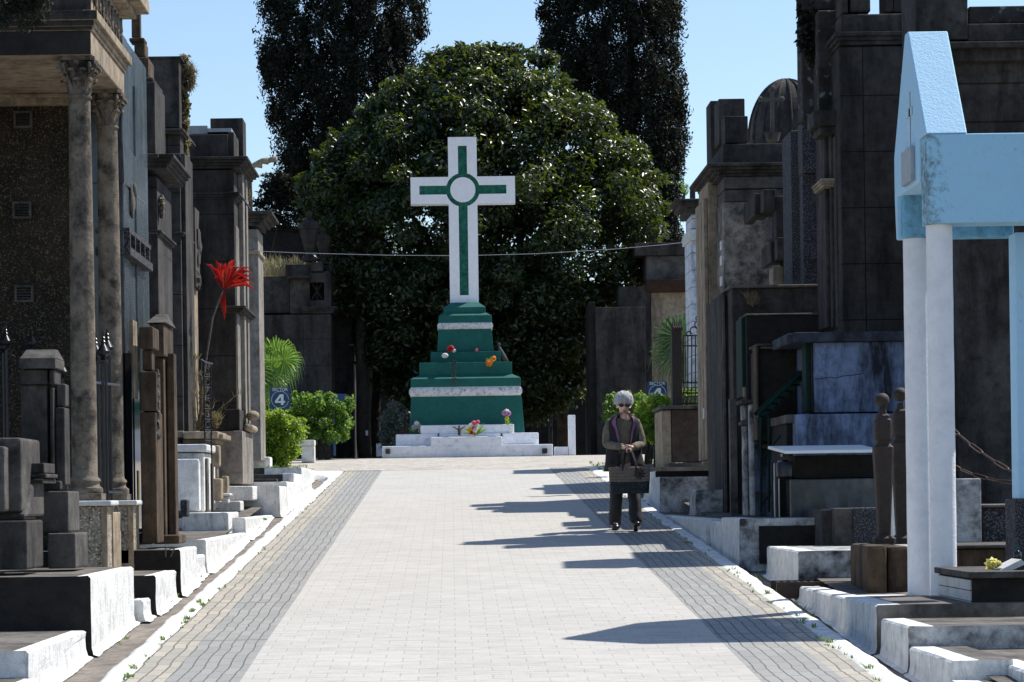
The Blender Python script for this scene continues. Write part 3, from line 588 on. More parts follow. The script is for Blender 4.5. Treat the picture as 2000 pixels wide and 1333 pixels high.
# --- obelisk column far behind the temple
t = mass('column_monument', 'tall brown column monument rising behind the temple tomb against the sky, left', 'monument', [
    ('shaft', M['brown'], [(256, -60, 273, 74, 26.5, 0.12), (262, 82, 283, 110, 26.4, 0.3), (268, 112, 290, 150, 26.3, 0.5)]),
    ('collar', M['brown'], [(252, 74, 282, 81, 26.35, 0.25)]),
    ('base', M['dark'], [(255, 151, 280, 1000, 26.3, 0.6)])])
# --- dark mausoleums
def mouldings(par, mat, x0, x1, D, D2, y, n=3, step=0.045, out=0.05, h=0.05, up=True, name='cornice'):
    g = MB(); z = P((x0 + x1) / 2, y, D).z; xa, xb = P(x0, y, D).x, P(x1, y, D).x
    for k in range(n):
        e = out * (k + 1) / n; zz_ = z + k * h; g.box(xa - e, xb + e, D - e, D2 + e, zz_ + 0.001, zz_ + h)
    return g.build(name, mat, par, bev=0.006)
t = mass('rounded_mausoleum', 'dark mausoleum with rounded shoulder block on top, left, next to the granite one', 'mausoleum', [
    ('wall', M['darkc'], [(262, 345, 311, 1000, 25.6, 1.3)]),
    ('pilaster', M['dark'], [(250, 455, 312, 1000, 25.55, 0.5)]),
    ('attic_block', M['dark'], [(270, 160, 303, 308, 25.4, 0.9), (270, 300, 309, 308, 25.35, 1.0)])])
mouldings(t, M['dark'], 268, 322, 25.5, 27, 331, 4, out=0.10, h=0.035); mouldings(t, M['dark'], 262, 311, 25.6, 26.9, 460, 2, out=0.03, h=0.025, name='string_course')
g = MB(); a = P(272, 160, 25.4); b = P(303, 149, 25.4)
pts = [(-0.3, 0), (0.10, 0), (0.17, -0.03), (0.20, -0.09)]
g.box(a.x, b.x - 0.02, 25.42, 26.28, a.z + 0.001, b.z); g.build('shoulder', M['dark'], t, bev=0.03)
g = MB()
for k in range(8): g.ball((P(311, 400, 25.6).x + 0.015, 25.7, P(311, 385 + k * 5, 25.6).z), (0.03, 0.06, 0.03), 7, 5, jit=0.7, sd=k)
g.build('garland', M['colm'], t)
t = mass('tall_mausoleum', 'tall dark mausoleum with ivy down its road edge, left', 'mausoleum', [
    ('wall', M['darkc'], [(300, 252, 352, 310, 31.50, 1.2), (313, 331, 356, 990, 31.20, 1.3), (300, 300, 352, 345, 31.40, 1.2)]),
    ('tower_block', M['dark'], [(262, 113, 350, 250, 31.60, 1.0)]),
    ('pilaster', M['dark'], [(357, 300, 366, 980, 31.30, 0.9)])])
mouldings(t, M['dark'], 300, 353, 31.40, 32.80, 262, 2, out=0.04, h=0.03); mouldings(t, M['dark'], 313, 356, 31.20, 32.50, 462, 2, out=0.03, h=0.025, name='string_course')
mouldings(t, M['dark'], 262, 350, 31.60, 32.6, 116, 1, out=0.03, h=0.03, name='coping')
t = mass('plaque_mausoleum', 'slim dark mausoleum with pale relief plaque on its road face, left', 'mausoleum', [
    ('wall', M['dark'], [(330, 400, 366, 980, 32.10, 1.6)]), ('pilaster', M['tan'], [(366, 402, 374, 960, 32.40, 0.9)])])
g = MB(); XQ = P(374, 600, 32.40).x
g.box(XQ, XQ + 0.04, 32.60, 33.15, P(376, 560, 32.60).z, P(376, 405, 32.60).z); g.ball((XQ + 0.05, 32.90, P(376, 480, 32.80).z), (0.04, 0.14, 0.22), 10, 8, jit=0.6); g.ball((XQ + 0.03, 32.80, P(376, 545, 32.80).z), (0.05, 0.18, 0.12), 10, 8, jit=0.8, sd=3)
g.build('relief_plaque', M['greyst'], t)
# --- column mausoleum E3
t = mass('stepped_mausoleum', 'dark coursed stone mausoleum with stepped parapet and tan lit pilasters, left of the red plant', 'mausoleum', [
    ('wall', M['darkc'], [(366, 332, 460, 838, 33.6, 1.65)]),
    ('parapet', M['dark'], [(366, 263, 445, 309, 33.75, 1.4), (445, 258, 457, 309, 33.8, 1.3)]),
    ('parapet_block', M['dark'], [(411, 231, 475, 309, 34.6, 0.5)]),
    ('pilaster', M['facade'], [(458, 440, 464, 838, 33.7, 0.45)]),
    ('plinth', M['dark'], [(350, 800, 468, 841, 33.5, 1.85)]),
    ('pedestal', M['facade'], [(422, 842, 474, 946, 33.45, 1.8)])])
mouldings(t, M['dark'], 366, 462, 33.6, 35.3, 330, 4, out=0.16, h=0.035); mouldings(t, M['dark'], 366, 460, 33.6, 35.3, 390, 3, out=0.06, h=0.03, name='string_course')
mouldings(t, M['dark'], 440, 466, 33.6, 35.3, 612, 3, out=0.10, h=0.03, name='bracket')
XE = P(460, 600, 33.6).x; g = MB()
for y in (34.2, 34.75): g.box(XE, XE + 0.07, y, y + 0.26, P(470, 830, 35).z, P(470, 340, 35).z)
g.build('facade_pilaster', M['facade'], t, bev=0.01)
g = MB(); g.ball((XE + 0.16, 34.2, P(472, 812, 34).z), (0.09, 0.12, 0.07), 12, 8); g.tube([(XE + 0.1, 34, P(470, 835, 34).z), (XE + 0.1, 35.2, P(470, 835, 34).z)], 0.05, 10); g.build('base_moulding', M['tan'], t, smooth=True)
g = MB(); g.pb(367, 246, 405, 262, 33.9, 1.2); g.pb(405, 251, 452, 258, 33.85, 1.3); g.build('metal_sheet', M['zinc'], t)
mass('pale_column_tomb', 'pale cream pillar tomb with wide cornice, behind the red plant', 'tomb', [
    ('pillar', M['facade'], [(470, 448, 507, 900, 47, 1.2)]), ('frieze', M['tan'], [(470, 490, 508, 497, 46.95, 1.3)])])
g = MB(); a = P(466, 442, 47)
for k in range(4): g.box(P(466, 442, 47).x - 0.3, P(510 + k * 8, 442, 47).x, 46.9 - k * 0.08, 48.3 + k * 0.08, a.z + 0.06 * k + 0.001, a.z + 0.06 * (k + 1))
solo(g, 'tomb_cornice', [M['dark']], 'wide dark moulded cornice on top of the pale cream pillar tomb, behind the red plant', 'cornice', bev=0.01)
# --- white low tomb with iron rail
t = mass('white_tomb', 'low white painted tomb with rounded coping left of the road, by the iron rail', 'tomb', [
    ('body', M['white'], [(335, 885, 399, 1000, 29.9, 1.4), (330, 897, 389, 999, 29.7, 0.19)]), ('coping', M['marble'], [(335, 868, 404, 883, 29.8, 1.5)]),
    ('grey_pipe', M['greyst'], [(401, 895, 405, 1000, 30.0, 0.2), (411, 905, 415, 1000, 30.3, 0.2)])], bev=0.02)
t = mass('altar_tomb', 'tan stone altar slab tomb with thick moulded top, behind the white tomb', 'tomb', [
    ('top_slab', M['tan'], [(345, 842, 358, 855, 31.1, 1.2), (358, 843, 425, 857, 31.0, 1.3), (426, 848, 436, 858, 31.15, 1.1)]),
    ('under_moulding', M['tan'], [(350, 858, 422, 866, 31.2, 1.0)]), ('body', M['greyst'], [(350, 867, 418, 995, 31.4, 0.7)])])
mass('stone_vase_stand', 'tan carved stone vase stand at the corner of the altar tomb, left', 'vase stand', [
    ('upper_block', M['tan'], [(412, 870, 428, 912, 30.9, 0.25), (404, 875, 411, 915, 30.9, 0.2)]), ('lower_block', M['tan'], [(414, 935, 432, 978, 30.8, 0.3), (433, 930, 444, 966, 31.3, 0.3)]), ('neck', M['tan'], [(420, 913, 425, 934, 30.95, 0.1)]),
    ('foot', M['marble'], [(428, 964, 450, 970, 31.1, 0.35), (432, 971, 446, 984, 31.15, 0.25)])], bev=0.02)
g = MB(); g.pb(352, 976, 366, 1010, 28.3, 0.25); solo(g, 'rough_granite_block', [M['gran']], 'small rough granite block at the foot of the white tomb, left', 'block', bev=0.02)
mass('white_pedestal', 'whitewashed pedestal block under the stepped mausoleum, left', 'pedestal', [('body', M['white'], [(444, 950, 494, 978, 33.0, 2.2), (420, 979, 470, 1000, 32.4, 0.5)])], bev=0.02)
mass('planter_trough', 'low grey stone planter troughs beyond the stepped mausoleum, left', 'planter', [('trough', M['greyst'], [(494, 927, 552, 950, 37.6, 0.25), (494, 936, 541, 951, 36.4, 0.2)]), ('rim', M['white'], [(552, 925, 574, 948, 37.6, 2.0)])], bev=0.01)
G = thing('iron_rail', (P(400, 1000, 30).x, 30.1, rz(30)), 'narrow black ornamental iron rail standing beside the white tomb, left', 'railing')
g = MB(); xa, xb = P(399, 800, 30.1).x, P(409, 800, 30.1).x; z0, z1 = P(400, 1000, 30).z, P(400, 708, 30.1).z
g.box(xa - .008, xa + .008, 30.1, 30.116, z0, z1); g.box(xb - .008, xb + .008, 30.3, 30.316, z0, z1)
for k in range(8): z = z1 - 0.04 - k * (z1 - z0) / 14; g.tube([(xa, 30.1, z), (xb, 30.3, z)], 0.006, 5); g.tube([(xa + (xb - xa) * (0.5 + 0.4 * math.cos(q)), 30.1 + 0.2 * (0.5 + 0.4 * math.cos(q)), z - 0.06 + 0.04 * math.sin(q)) for q in [i * 0.8 for i in range(8)]], 0.005, 5, closed=True)
g.tube([(xa - 0.03, 30.08, z1 + 0.03), (xa + 0.01, 30.1, z1), (xb + 0.02, 30.3, z1 - 0.01)], 0.014, 6); g.build('lattice', M['iron'], G)
# --- background left: gate wall with urns
t = mass('urn_gatehouse', 'dark stone gate pier with arched parapet and lattice opening, carrying two urns', 'gatehouse', [
    ('wall', M['darkc'], [(495, 615, 648, 900, 60, 2.0)]),
    ('upper_wall', M['dark'], [(507, 540, 566, 612, 60.2, 1.6), (566.2, 540, 605, 613, 60.1, 1.0), (633, 530, 646, 613, 60.0, 1.5), (605, 533, 634, 552, 60.0, 1.0), (605, 587, 634, 613, 60.0, 1.0)]),
    ('parapet', M['dark'], [(557, 517, 632, 539, 60.1, 1.2), (607, 512, 630, 530, 59.95, 0.6), (636, 518, 647, 530, 60.3, 1.0)]),
    ('opening_backing', M['greyst'], [(605, 552, 634, 587, 60.9, 0.1)])])
mouldings(t, M['dark'], 597, 648, 60, 62, 612, 3, out=0.12, h=0.05); mouldings(t, M['dark'], 500, 600, 60.1, 62, 625, 2, out=0.05, h=0.04, name='string_course')
g = MB(); c = P(619.5, 569, 60.2)
for a in (0.75, -0.75, math.pi / 2): dx, dz = 0.2 * math.cos(a) if abs(a) < 1 else 0.0, 0.22; g.tube([(c.x - (dx or 0.0), 60.2, c.z - dz * (1 if a > 0 else -1)), (c.x + dx, 60.2, c.z + dz * (1 if a > 0 else -1))], 0.025, 6)
g.build('lattice', M['black'], t)
g = MB(); g.lathe((P(585, 540, 60.05).x, 60.05, P(585, 545, 60).z), [(0.01, 0), (0.3, 0.0), (0.3, 0.06), (0.01, 0.06)], 16); g.build('arch_roundel', M['dark'], t)
def urn(px, py0, py1, D, label):
    b = P(px, py1, D); H = P(px, py0, D).z - b.z; r = H * 0.19
    t = thing('stone_urn', b, label, 'urn', 'stone urns on the gate pier'); g = MB()
    g.lathe(b, [(r * 0.75, 0), (r * 0.8, H * 0.06), (r * 0.35, H * 0.12), (r * 0.3, H * 0.17), (r * 0.55, H * 0.24), (r * 0.9, H * 0.5), (r * 1.0, H * 0.6), (r * 0.98, H * 0.63)], 20); g.build('bowl', M['dark'], t, smooth=True, auto=40)
    g = MB(); g.lathe(b, [(r * 1.12, H * 0.632), (r * 1.15, H * 0.7), (r * 0.95, H * 0.76), (r * 0.5, H * 0.82), (r * 0.2, H * 0.85), (r * 0.35, H * 0.9), (r * 0.38, H * 0.95), (r * 0.1, H)], 20); g.build('lid', M['dark'], t, smooth=True, auto=40)
urn(605, 412, 511, 60.1, 'taller stone urn, left one of the pair on the dark gate pier'); urn(633, 443, 517, 60.8, 'shorter stone urn, right one of the pair on the dark gate pier')
mass('far_tomb', 'dark low tomb beyond the dry grass, left of the urns', 'tomb', [('wall', M['black'], [(495, 450, 600, 560, 70, 3)]), ('coping', M['dark'], [(492, 444, 603, 449, 69.9, 3.2)])])
mass('far_wall_block', 'dark brown blank wall right of the gate pier, in tree shade', 'wall', [('wall', M['darkc'], [(650, 600, 690, 900, 62, 2)]), ('coping', M['dark'], [(648, 594, 692, 599, 61.9, 2.2)])])
# ------------------------------------------------------------------ the cross on its stepped pedestal
YC = 55.5
def sq(px0, px1, y0, y1):       # square tier measured at its front face
    hp = (px1 - px0) / 2; hw = hp * YC / (F + hp); D = YC - hw; cx = P((px0 + px1) / 2, (y0 + y1) / 2, D).x
    return cx, hw, D, P((px0 + px1) / 2, y1, D).z, P((px0 + px1) / 2, y0, D).z
CR = thing('cross_monument', (P(911, 890, YC).x, YC, rz(YC)), 'tall white cross with green inlay on a green and white stepped pedestal in the plaza', 'monument')
def tierbox(g, a, b, ytop, ybot, front=0.0):
    cx, hw, D, z0, z1 = sq(a, b, ytop, ybot); g.box(cx - hw, cx + hw, D - front, YC + hw, z0, z1); return cx, hw, D, z0, z1
def flare(g, top, bot):     # (px0,px1,y)
    hp = (top[1] - top[0]) / 2; h1 = hp * YC / (F + hp); c1 = P((top[0] + top[1]) / 2, top[2], YC - h1)
    hp = (bot[1] - bot[0]) / 2; h0 = hp * YC / (F + hp); c0 = P((bot[0] + bot[1]) / 2, bot[2], YC - h0)
    g.taper((c0.x - h0, c0.x + h0, YC - h0, YC + h0, c0.z), (c1.x - h1, c1.x + h1, YC - h1, YC + h1, c1.z + 0.0))
g = MB(); flare(g, (881, 934, 591), (867, 948, 600.4)); flare(g, (867, 948, 600), (866, 949, 611.4)); flare(g, (866, 948, 611), (857, 959, 616.4)); flare(g, (857, 960, 616), (856, 961, 630.6)); g.build('pedestal_top', M['teal'], CR, bev=0.01)
def band(name, a, b, yt, yb):
    cx, hw, D, z0, z1 = sq(a, b, yt, yb); h = (z1 - z0) / 2; g = MB(); prof = []
    n = 7; rings = [(hw - h * 0.35 + h * 0.5 * math.sin(math.pi * k / n), z0 + 2 * h * k / n) for k in range(n + 1)]
    vs = []; fs = []
    for r_, z in rings: vs += [(cx - r_, YC - r_, z), (cx + r_, YC - r_, z), (cx + r_, YC + r_, z), (cx - r_, YC + r_, z)]
    for i in range(n):
        for k in range(4): fs.append((i * 4 + k, i * 4 + (k + 1) % 4, i * 4 + 4 + (k + 1) % 4, i * 4 + 4 + k))
    fs += [(3, 2, 1, 0), (n * 4, n * 4 + 1, n * 4 + 2, n * 4 + 3)]
    g.add(vs, fs); return g.build(name, M['mottw'], CR, smooth=True, auto=40)
band('white_band', 855, 962, 630, 643)
g = MB(); flare(g, (856, 960, 643), (854, 964, 687)); g.build('upper_shaft', M['teal'], CR, bev=0.01)
g = MB(); tierbox(g, 841, 978, 687, 708.4); g.build('shelf', M['teal'], CR, bev=0.01)
g = MB(); tierbox(g, 819, 1000, 708, 732.4); g.build('shelf', M['teal'], CR, bev=0.01)
g = MB(); flare(g, (819, 1000, 732), (802, 1017, 739.4)); flare(g, (802, 1017, 739), (802, 1017, 755.5)); g.build('ledge', M['teal'], CR, bev=0.01)
band('white_band', 800, 1019, 755, 774.5)
g = MB(); flare(g, (803, 1018, 774), (799, 1025, 850)); g.build('lower_shaft', M['teal'], CR, bev=0.012)
g = MB(); tierbox(g, 746, 1080, 870, 893.6); st = g.build('white_step', M['stepw'], CR, bev=0.02)
g = MB(); tierbox(g, 773, 1052, 847, 870); g.build('white_step', M['stepw'], CR, bev=0.02)
def frontbox(g, px0, px1, y0, y1, D, dep): g.pb(px0, y0, px1, y1, D, dep)
g = MB(); g.pb(821, 830, 1004, 848, 54.05, 1.0); g.build('white_step', M['stepw'], CR, bev=0.02)
g = MB(); g.pb(841, 853.5, 981, 872, 53.72, 0.5); g.build('white_step', M['stepw'], CR, bev=0.02)
g = MB(); g.pb(753, 877, 762, 887, 53.62, 0.1); g.pb(1059, 876, 1069, 886, 53.62, 0.1); g.build('lamp_box', M['greyst'], CR, bev=0.01)
# the cross itself: back body, recessed green plate, front layer with a cut
DX = 55.35
cc = P(904, 371, DX); u = DX / F
back = MB()
th = 0.36
def px2(x, y): q = P(x, y, DX); return q.x, q.z
def curve_plate(name, outer, holes, y0, y1, mat, par, bev=0.0):
    cu = bpy.data.curves.new(name, 'CURVE'); cu.dimensions = '2D'; cu.fill_mode = 'BOTH'; cu.extrude = (y1 - y0) / 2
    for pl in [outer] + holes:
        sp = cu.splines.new('POLY'); sp.points.add(len(pl) - 1); sp.use_cyclic_u = True
        for i, (x, z) in enumerate(pl): sp.points[i].co = (x, z, 0, 1)
    t = bpy.data.objects.new(name, cu); col.objects.link(t); bpy.context.view_layer.update()
    me = bpy.data.meshes.new_from_object(t.evaluated_get(bpy.context.evaluated_depsgraph_get())); bpy.data.objects.remove(t)
    me.name = name; me.materials.clear(); me.materials.append(mat)
    off = Vector(par.location) if par.name not in ORIG else ORIG[par.name]
    me.transform(Matrix.Translation((0, (y0 + y1) / 2, 0) - off if False else Vector((0, (y0 + y1) / 2, 0)) - off) @ Matrix.Rotation(R(90), 4, 'X'))
    o = bpy.data.objects.new(name, me); col.objects.link(o); o.parent = par; ORIG[o.name] = off
    if bev:
        b_ = o.modifiers.new('bevel', 'BEVEL'); b_.width = bev; b_.segments = 1; b_.limit_method = 'ANGLE'
    return o
A = 28 * u; cxv = cc.x
topz = P(903, 268, DX).z; botz = P(906, 593, DX).z; az1 = P(903, 345.5, DX).z; az0 = P(903, 398, DX).z; ax0 = P(802, 371, DX).x; ax1 = P(1006, 371, DX).x
outer = [(cxv - A, botz), (cxv + A, botz), (cxv + A, az0), (ax1, az0), (ax1, az1), (cxv + A, az1), (cxv + A, topz), (cxv - A, topz), (cxv - A, az1), (ax0, az1), (ax0, az0), (cxv - A, az0)]
def ringcut():
    ro = 33 * u; b = 8.7 * u; cz = cc.z; ext = {'r': P(989, 371, DX).x - cxv, 'u': P(903, 285, DX).z - cz, 'l': cxv - P(819, 371, DX).x, 'd': cz - P(906, 577, DX).z}
    pts = []; al = math.asin(b / ro); names = ['r', 'u', 'l', 'd']
    for i, nme in enumerate(names):
        a = i * math.pi / 2; e = ext[nme]; ca, sa = math.cos(a), math.sin(a)
        for (lx, ly) in ((ro * math.cos(al), -b), (e, -b), (e, b), (ro * math.cos(al), b)):
            pts.append((cxv + lx * ca - ly * sa, cz + lx * sa + ly * ca))
        for k in range(1, 12):
            t = a + al + (math.pi / 2 - 2 * al) * k / 12; pts.append((cxv + ro * math.cos(t), cz + ro * math.sin(t)))
    return pts
curve_plate('cross_front', outer, [ringcut()], DX, DX + 0.05, M['crossw'], CR)
gi = curve_plate('green_inlay', ringcut(), [], DX + 0.035, DX + 0.049, stone('deep_green_inlay', (0.012, 0.13, 0.09), (0.02, 0.18, 0.12), (0.005, 0.04, 0.03), 0.7, 9, 0.75, 1.0, thr=0.5), CR)
curve_plate('cross_body', outer, [], DX + 0.0505, DX + th, M['crossw'], CR)
dsc = [(cxv + 24.5 * u * math.cos(2 * math.pi * k / 40), cc.z + 24.5 * u * math.sin(2 * math.pi * k / 40)) for k in range(40)]
curve_plate('cross_disc', dsc, [], DX - 0.005, DX + 0.034, M['crossw'], CR)
# offerings on the pedestal
def pq(px, py, D): return P(px, py, D)
def blossom(g, c, r, n=8, mi=0, sd=0):
    rr = random.Random(sd)
    for k in range(n):
        a = 2 * math.pi * k / n + rr.random() * 0.3; tx, tz = math.cos(a), math.sin(a); w2 = r * 0.42
        p0 = Vector(c); p1 = p0 + Vector((tx * r * 0.6 - tz * w2, -0.02 - rr.random() * 0.02, tz * r * 0.6 + tx * w2)); p2 = p0 + Vector((tx * r, 0.01, tz * r)); p3 = p0 + Vector((tx * r * 0.6 + tz * w2, -0.02, tz * r * 0.6 - tx * w2))
        g.add([p0, p1, p2, p3], [(0, 1, 2, 3)], mi)
def bouquet(name, label, base, blooms, leafn=12, spread=0.14, h=0.2):
    t = thing(name, base, label, 'flowers')
    g = MB(); rr = random.Random(len(label))
    for (dx, dz, r_, mt) in blooms: g.tube([base, base + Vector((dx * 0.3, -0.02, dz * 0.5)), base + Vector((dx, -0.03, dz))], 0.005, 5)
    for k in range(leafn):
        a = rr.uniform(-1.3, 1.3); L = rr.uniform(0.6, 1) * spread * 1.3; d = Vector((math.sin(a), rr.uniform(-0.4, 0.2), math.cos(a))) * L; s_ = d.cross(Vector((0, 1, 0))).normalized() * 0.014
        g.add([base, base + d * 0.5 + s_, base + d, base + d * 0.5 - s_], [(0, 1, 2, 3)])
    g.build('stems', M['palm'], t)
    for i, (dx, dz, r_, mt) in enumerate(blooms):
        g = MB(); c = base + Vector((dx, -0.04, dz)); blossom(g, c, r_, 9, 0, i); blossom(g, c + Vector((0, -0.02, 0)), r_ * 0.6, 7, 0, i + 50); g.build('blossom', mt, t)
    return t
fw = flower('white_petals', (0.85, 0.82, 0.8)); fp = flower('pink_petals', (0.75, 0.15, 0.25)); fy = flower('yellow_petals', (0.8, 0.6, 0.04)); fr = flower('red_petals', (0.6, 0.015, 0.02)); fo = flower('orange_petals', (0.85, 0.28, 0.02)); fv = flower('mauve_petals', (0.55, 0.25, 0.55)); fg = flower('faded_petals', (0.45, 0.45, 0.47))
bouquet('flower_bouquet', 'pink, white and yellow bouquet at the foot of the cross pedestal, on the middle step', P(928, 851, 53.75), [(-0.08, 0.2, 0.07, fw), (-0.02, 0.26, 0.06, fp), (0.03, 0.2, 0.07, fw), (-0.12, 0.12, 0.07, fy), (0.06, 0.28, 0.05, fp), (-0.08, 0.06, 0.05, fr), (0.0, 0.12, 0.06, fw), (-0.04, 0.17, 0.06, fp)], 22, 0.26)
bouquet('flower_bouquet', 'mauve and yellow flowers in a dark vase on the right end of the white steps', P(990, 830, 54.0), [(-0.05, 0.25, 0.06, fv), (0.04, 0.24, 0.06, fv), (0.0, 0.28, 0.06, fw), (0.0, 0.13, 0.05, fy)], 8, 0.12)
bouquet('flower_bouquet', 'red flowers with one white bloom on the upper green shelf of the pedestal', P(883, 688, 54.7), [(-0.06, 0.06, 0.06, fr), (0.0, 0.07, 0.06, fr), (0.04, 0.03, 0.05, fw), (-0.02, 0.10, 0.05, fr)], 4, 0.08)
bouquet('flower_bouquet', 'orange daisy flowers on the green shelf, right of centre', P(958, 708, 54.45), [(-0.03, -0.02, 0.08, fo), (0.07, 0.08, 0.06, fo)], 8, 0.12)
bouquet('flower_bouquet', 'faded grey flowers at the left end of the white steps', P(814, 846, 54.2), [(-0.05, 0.12, 0.07, fg), (0.05, 0.14, 0.07, fg), (0.0, 0.2, 0.06, fw), (0.07, 0.04, 0.05, fg)], 14, 0.2)
bouquet('single_flower', 'single small pink bloom on the upper green shelf near the middle', P(931, 687, 54.7), [(0.0, 0.03, 0.035, fp)], 3, 0.05)
g = MB(); c = P(869, 695, 54.55); g.ball(c, (0.075, 0.05, 0.055), 12, 8); solo(g, 'white_candle_jar', [M['marble']], 'small rounded white plaque resting on the left of the green shelf', 'plaque', smooth=True)
g = MB()
for sx in (0, 5): 
    for k in range(30): c = P(884 + sx + 1.5 * math.sin(k), 704 + k * 1.65, 54.4 - 0.006 * k); g.ball(c, 0.014, 6, 4)
solo(g, 'rosary', [M['greyst']], 'long grey bead rosary hanging down the pedestal below the red flowers', 'rosary')
g = MB(); c = P(897, 851, 53.9); z = c.z
g.tube([c, c + Vector((0, 0, 0.12)), c + Vector((0, 0, 0.17))], [0.025, 0.035, 0.02], 8); g.ball(c + Vector((0, 0, 0.19)), 0.022, 8, 6); g.tube([c + Vector((0, 0, 0.11)), c + Vector((0.08, 0, 0.16)), c + Vector((0.13, 0, 0.2))], [0.016, 0.013, 0.01], 6); g.tube([c + Vector((0, 0, 0.11)), c + Vector((-0.08, 0, 0.16)), c + Vector((-0.14, 0, 0.19))], [0.016, 0.013, 0.01], 6)
solo(g, 'figurine', [M['brown']], 'small brown figurine with raised arms on the white step, left of the bouquet', 'figurine', smooth=True)
g = MB(); c = P(975, 708, 54.9)
g.tube([c + Vector((0.14, 0, 0)), c + Vector((0.08, 0, 0.14)), c + Vector((0.02, 0, 0.26)), c + Vector((0.0, 0, 0.34))], [0.07, 0.06, 0.05, 0.02], 10); g.ball(c + Vector((0.0, 0, 0.38)), (0.035, 0.035, 0.045), 10, 8)
solo(g, 'statuette', [M['greyst']], 'small grey praying statuette on the right end of the green shelf', 'statuette', smooth=True)
for px, lb in ((857, 'left'), (980, 'right')):
    g = MB(); c = P(px, 853, 53.8); g.lathe(c, [(0.03, 0), (0.035, 0.02), (0.02, 0.04), (0.028, 0.06), (0.005, 0.07)], 10); solo(g, 'candle_holder', [M['iron']], 'small dark candle holder on the white steps, ' + lb + ' of the bouquet', 'candle holder')
mass('white_post', 'pale blue white post with a low arm, right of the cross steps', 'post', [('post', M['stepw'], [(1110, 811, 1124, 890, 55.0, 0.16)]), ('low_arm', M['stepw'], [(1083, 873, 1109.5, 890, 55.0, 0.15)])])
# ------------------------------------------------------------------ right side: pale blue portico
PT = thing('blue_portico', (3.7, 18.8, 0.99), 'pale blue and white gabled portico on round columns, right foreground', 'portico')
XB = 3.41; e = EYE
g = MB(); g.box(XB, 4.9, 18.2, 18.46, e + 1.9, e + 2.537); g.build('front_beam', M['bluebeam'], PT, bev=0.012)
g = MB(); g.box(XB + 0.02, 4.26, 19.3, 19.5, e + 1.91, e + 2.51); g.build('back_beam', M['blued'], PT, bev=0.012)
g = MB(); g.box(XB + 0.29, 4.9, 18.47, 19.45, e + 2.4, e + 2.525); g.build('roof_slab', M['blue'], PT)
g = MB(); poly = [(18.2, 2.538), (18.86, 3.385), (18.97, 3.385), (19.5, 2.538), (19.5, 2.22), (19.45, 1.905), (19.405, 1.905), (19.4, 2.23), (18.462, 2.23), (18.462, 2.538)]
n_ = len(poly); 
gv = [(XB - 0.012, y, e + z) for y, z in poly] + [(XB + 0.285, y, e + z) for y, z in poly]
g.add(gv, [tuple(range(n_)), tuple(range(2 * n_ - 1, n_ - 1, -1))] + [(i, i + n_, (i + 1) % n_ + n_, (i + 1) % n_) for i in range(n_)]); g.build('gable', M['blue'], PT, bev=0.01, normals=True)
g = MB(); g.box(XB - 0.016, XB + 0.0, 18.78, 18.84, e + 2.5, e + 2.93); g.box(XB - 0.016, XB, 18.70, 18.92, e + 2.75, e + 2.81); g.build('cross_slit', M['glass'], PT)
g = MB(); g.box(XB - 0.045, XB - 0.013, 18.62, 19.02, e + 2.26, e + 2.51); g.build('plaque', M['zinc'], PT, bev=0.004)
def rcol(cx, cy, z0, z1, r, label=None):
    g = MB(); pr = [(r * (1 + 0.008 * math.sin(k * 1.7)), (z1 - z0) * k / 20) for k in range(21)]; g.lathe((cx, cy, z0), pr, 36); o = g.build('column', M['colw'], PT, smooth=True, auto=50)
    if label: o['label'] = label
xc = P(1840, 800, 18.32).x; rcol(xc, 18.34, 1.0, e + 1.899, 0.093)
xc = P(1786, 467, 19.4).x; xc2 = P(1800, 1170, 19.4).x; rcol((xc + xc2) / 2, 19.4, 1.03, e + 1.909, 0.094)
g = MB(); g.box(P(1984, 600, 18.9).x, P(1984, 600, 18.9).x + 0.25, 18.9, 19.12, P(1984, 975, 18.9).z, e + 1.899); g.build('corner_post', M['blue'], PT, bev=0.01)
g = MB(); g.box(P(1977, 600, 18.85).x, P(1984, 600, 18.9).x + 0.4, 18.84, 19.2, 1.0, P(1984, 976, 18.9).z); g.build('post_base', M['gran'], PT, bev=0.01)
g = MB(); g.box(P(1693, 1180, 19.0).x, P(1833, 1180, 18.22).x, 18.26, 19.75, 0.955, 1.03); g.build('base_slab', M['marble'], PT, bev=0.006)
# black tomb in front of the portico
t = thing('black_tomb', (3.9, 17.4, rz(17) + 0.05), 'black tomb with pale top slab and veined marble tiles on its side, right foreground', 'tomb')
XT = P(1900, 1200, 17.0).x; zt = P(1900, 1130, 17.0).z
g = MB(); g.box(XT + 0.0, 5.4, 17.0, 18.15, rz(17) + 0.03, zt - 0.0); g.build('body', M['black'], t)
g = MB(); g.box(XT - 0.035, 5.5, 16.92, 18.16, zt + 0.002, zt + 0.045); g.build('top_slab', M['greyst'], t, bev=0.006)
g = MB()
for r_ in range(3):
    for c in range(3): y = 17.02 + c * 0.38; z = zt - 0.01 - (r_ + 1) * 0.072; g.box(XT - 0.014, XT - 0.001, y, y + 0.372, z + 0.003, z + 0.07)
g.build('marble_tiles', M['marble'], t, bev=0.002)
t2 = thing('open_book_stone', P(1965, 1120, 17.3), 'open book shaped white stone lying on the black tomb slab, right edge', 'stone')
g = MB(); a = P(1938, 1122, 17.2); b = P(1995, 1093, 17.2); g.add([a, a + Vector((0.02, 0, -0.03)), b + Vector((0.03, 0, -0.03)), b, a + Vector((0, .3, 0)), a + Vector((0.02, .3, -0.03)), b + Vector((0.03, .3, -0.03)), b + Vector((0, .3, 0))], [(0, 1, 2, 3), (7, 6, 5, 4), (0, 3, 7, 4), (3, 2, 6, 7), (1, 5, 6, 2), (0, 4, 5, 1)]); g.build('page', M['marble'], t2, normals=True)
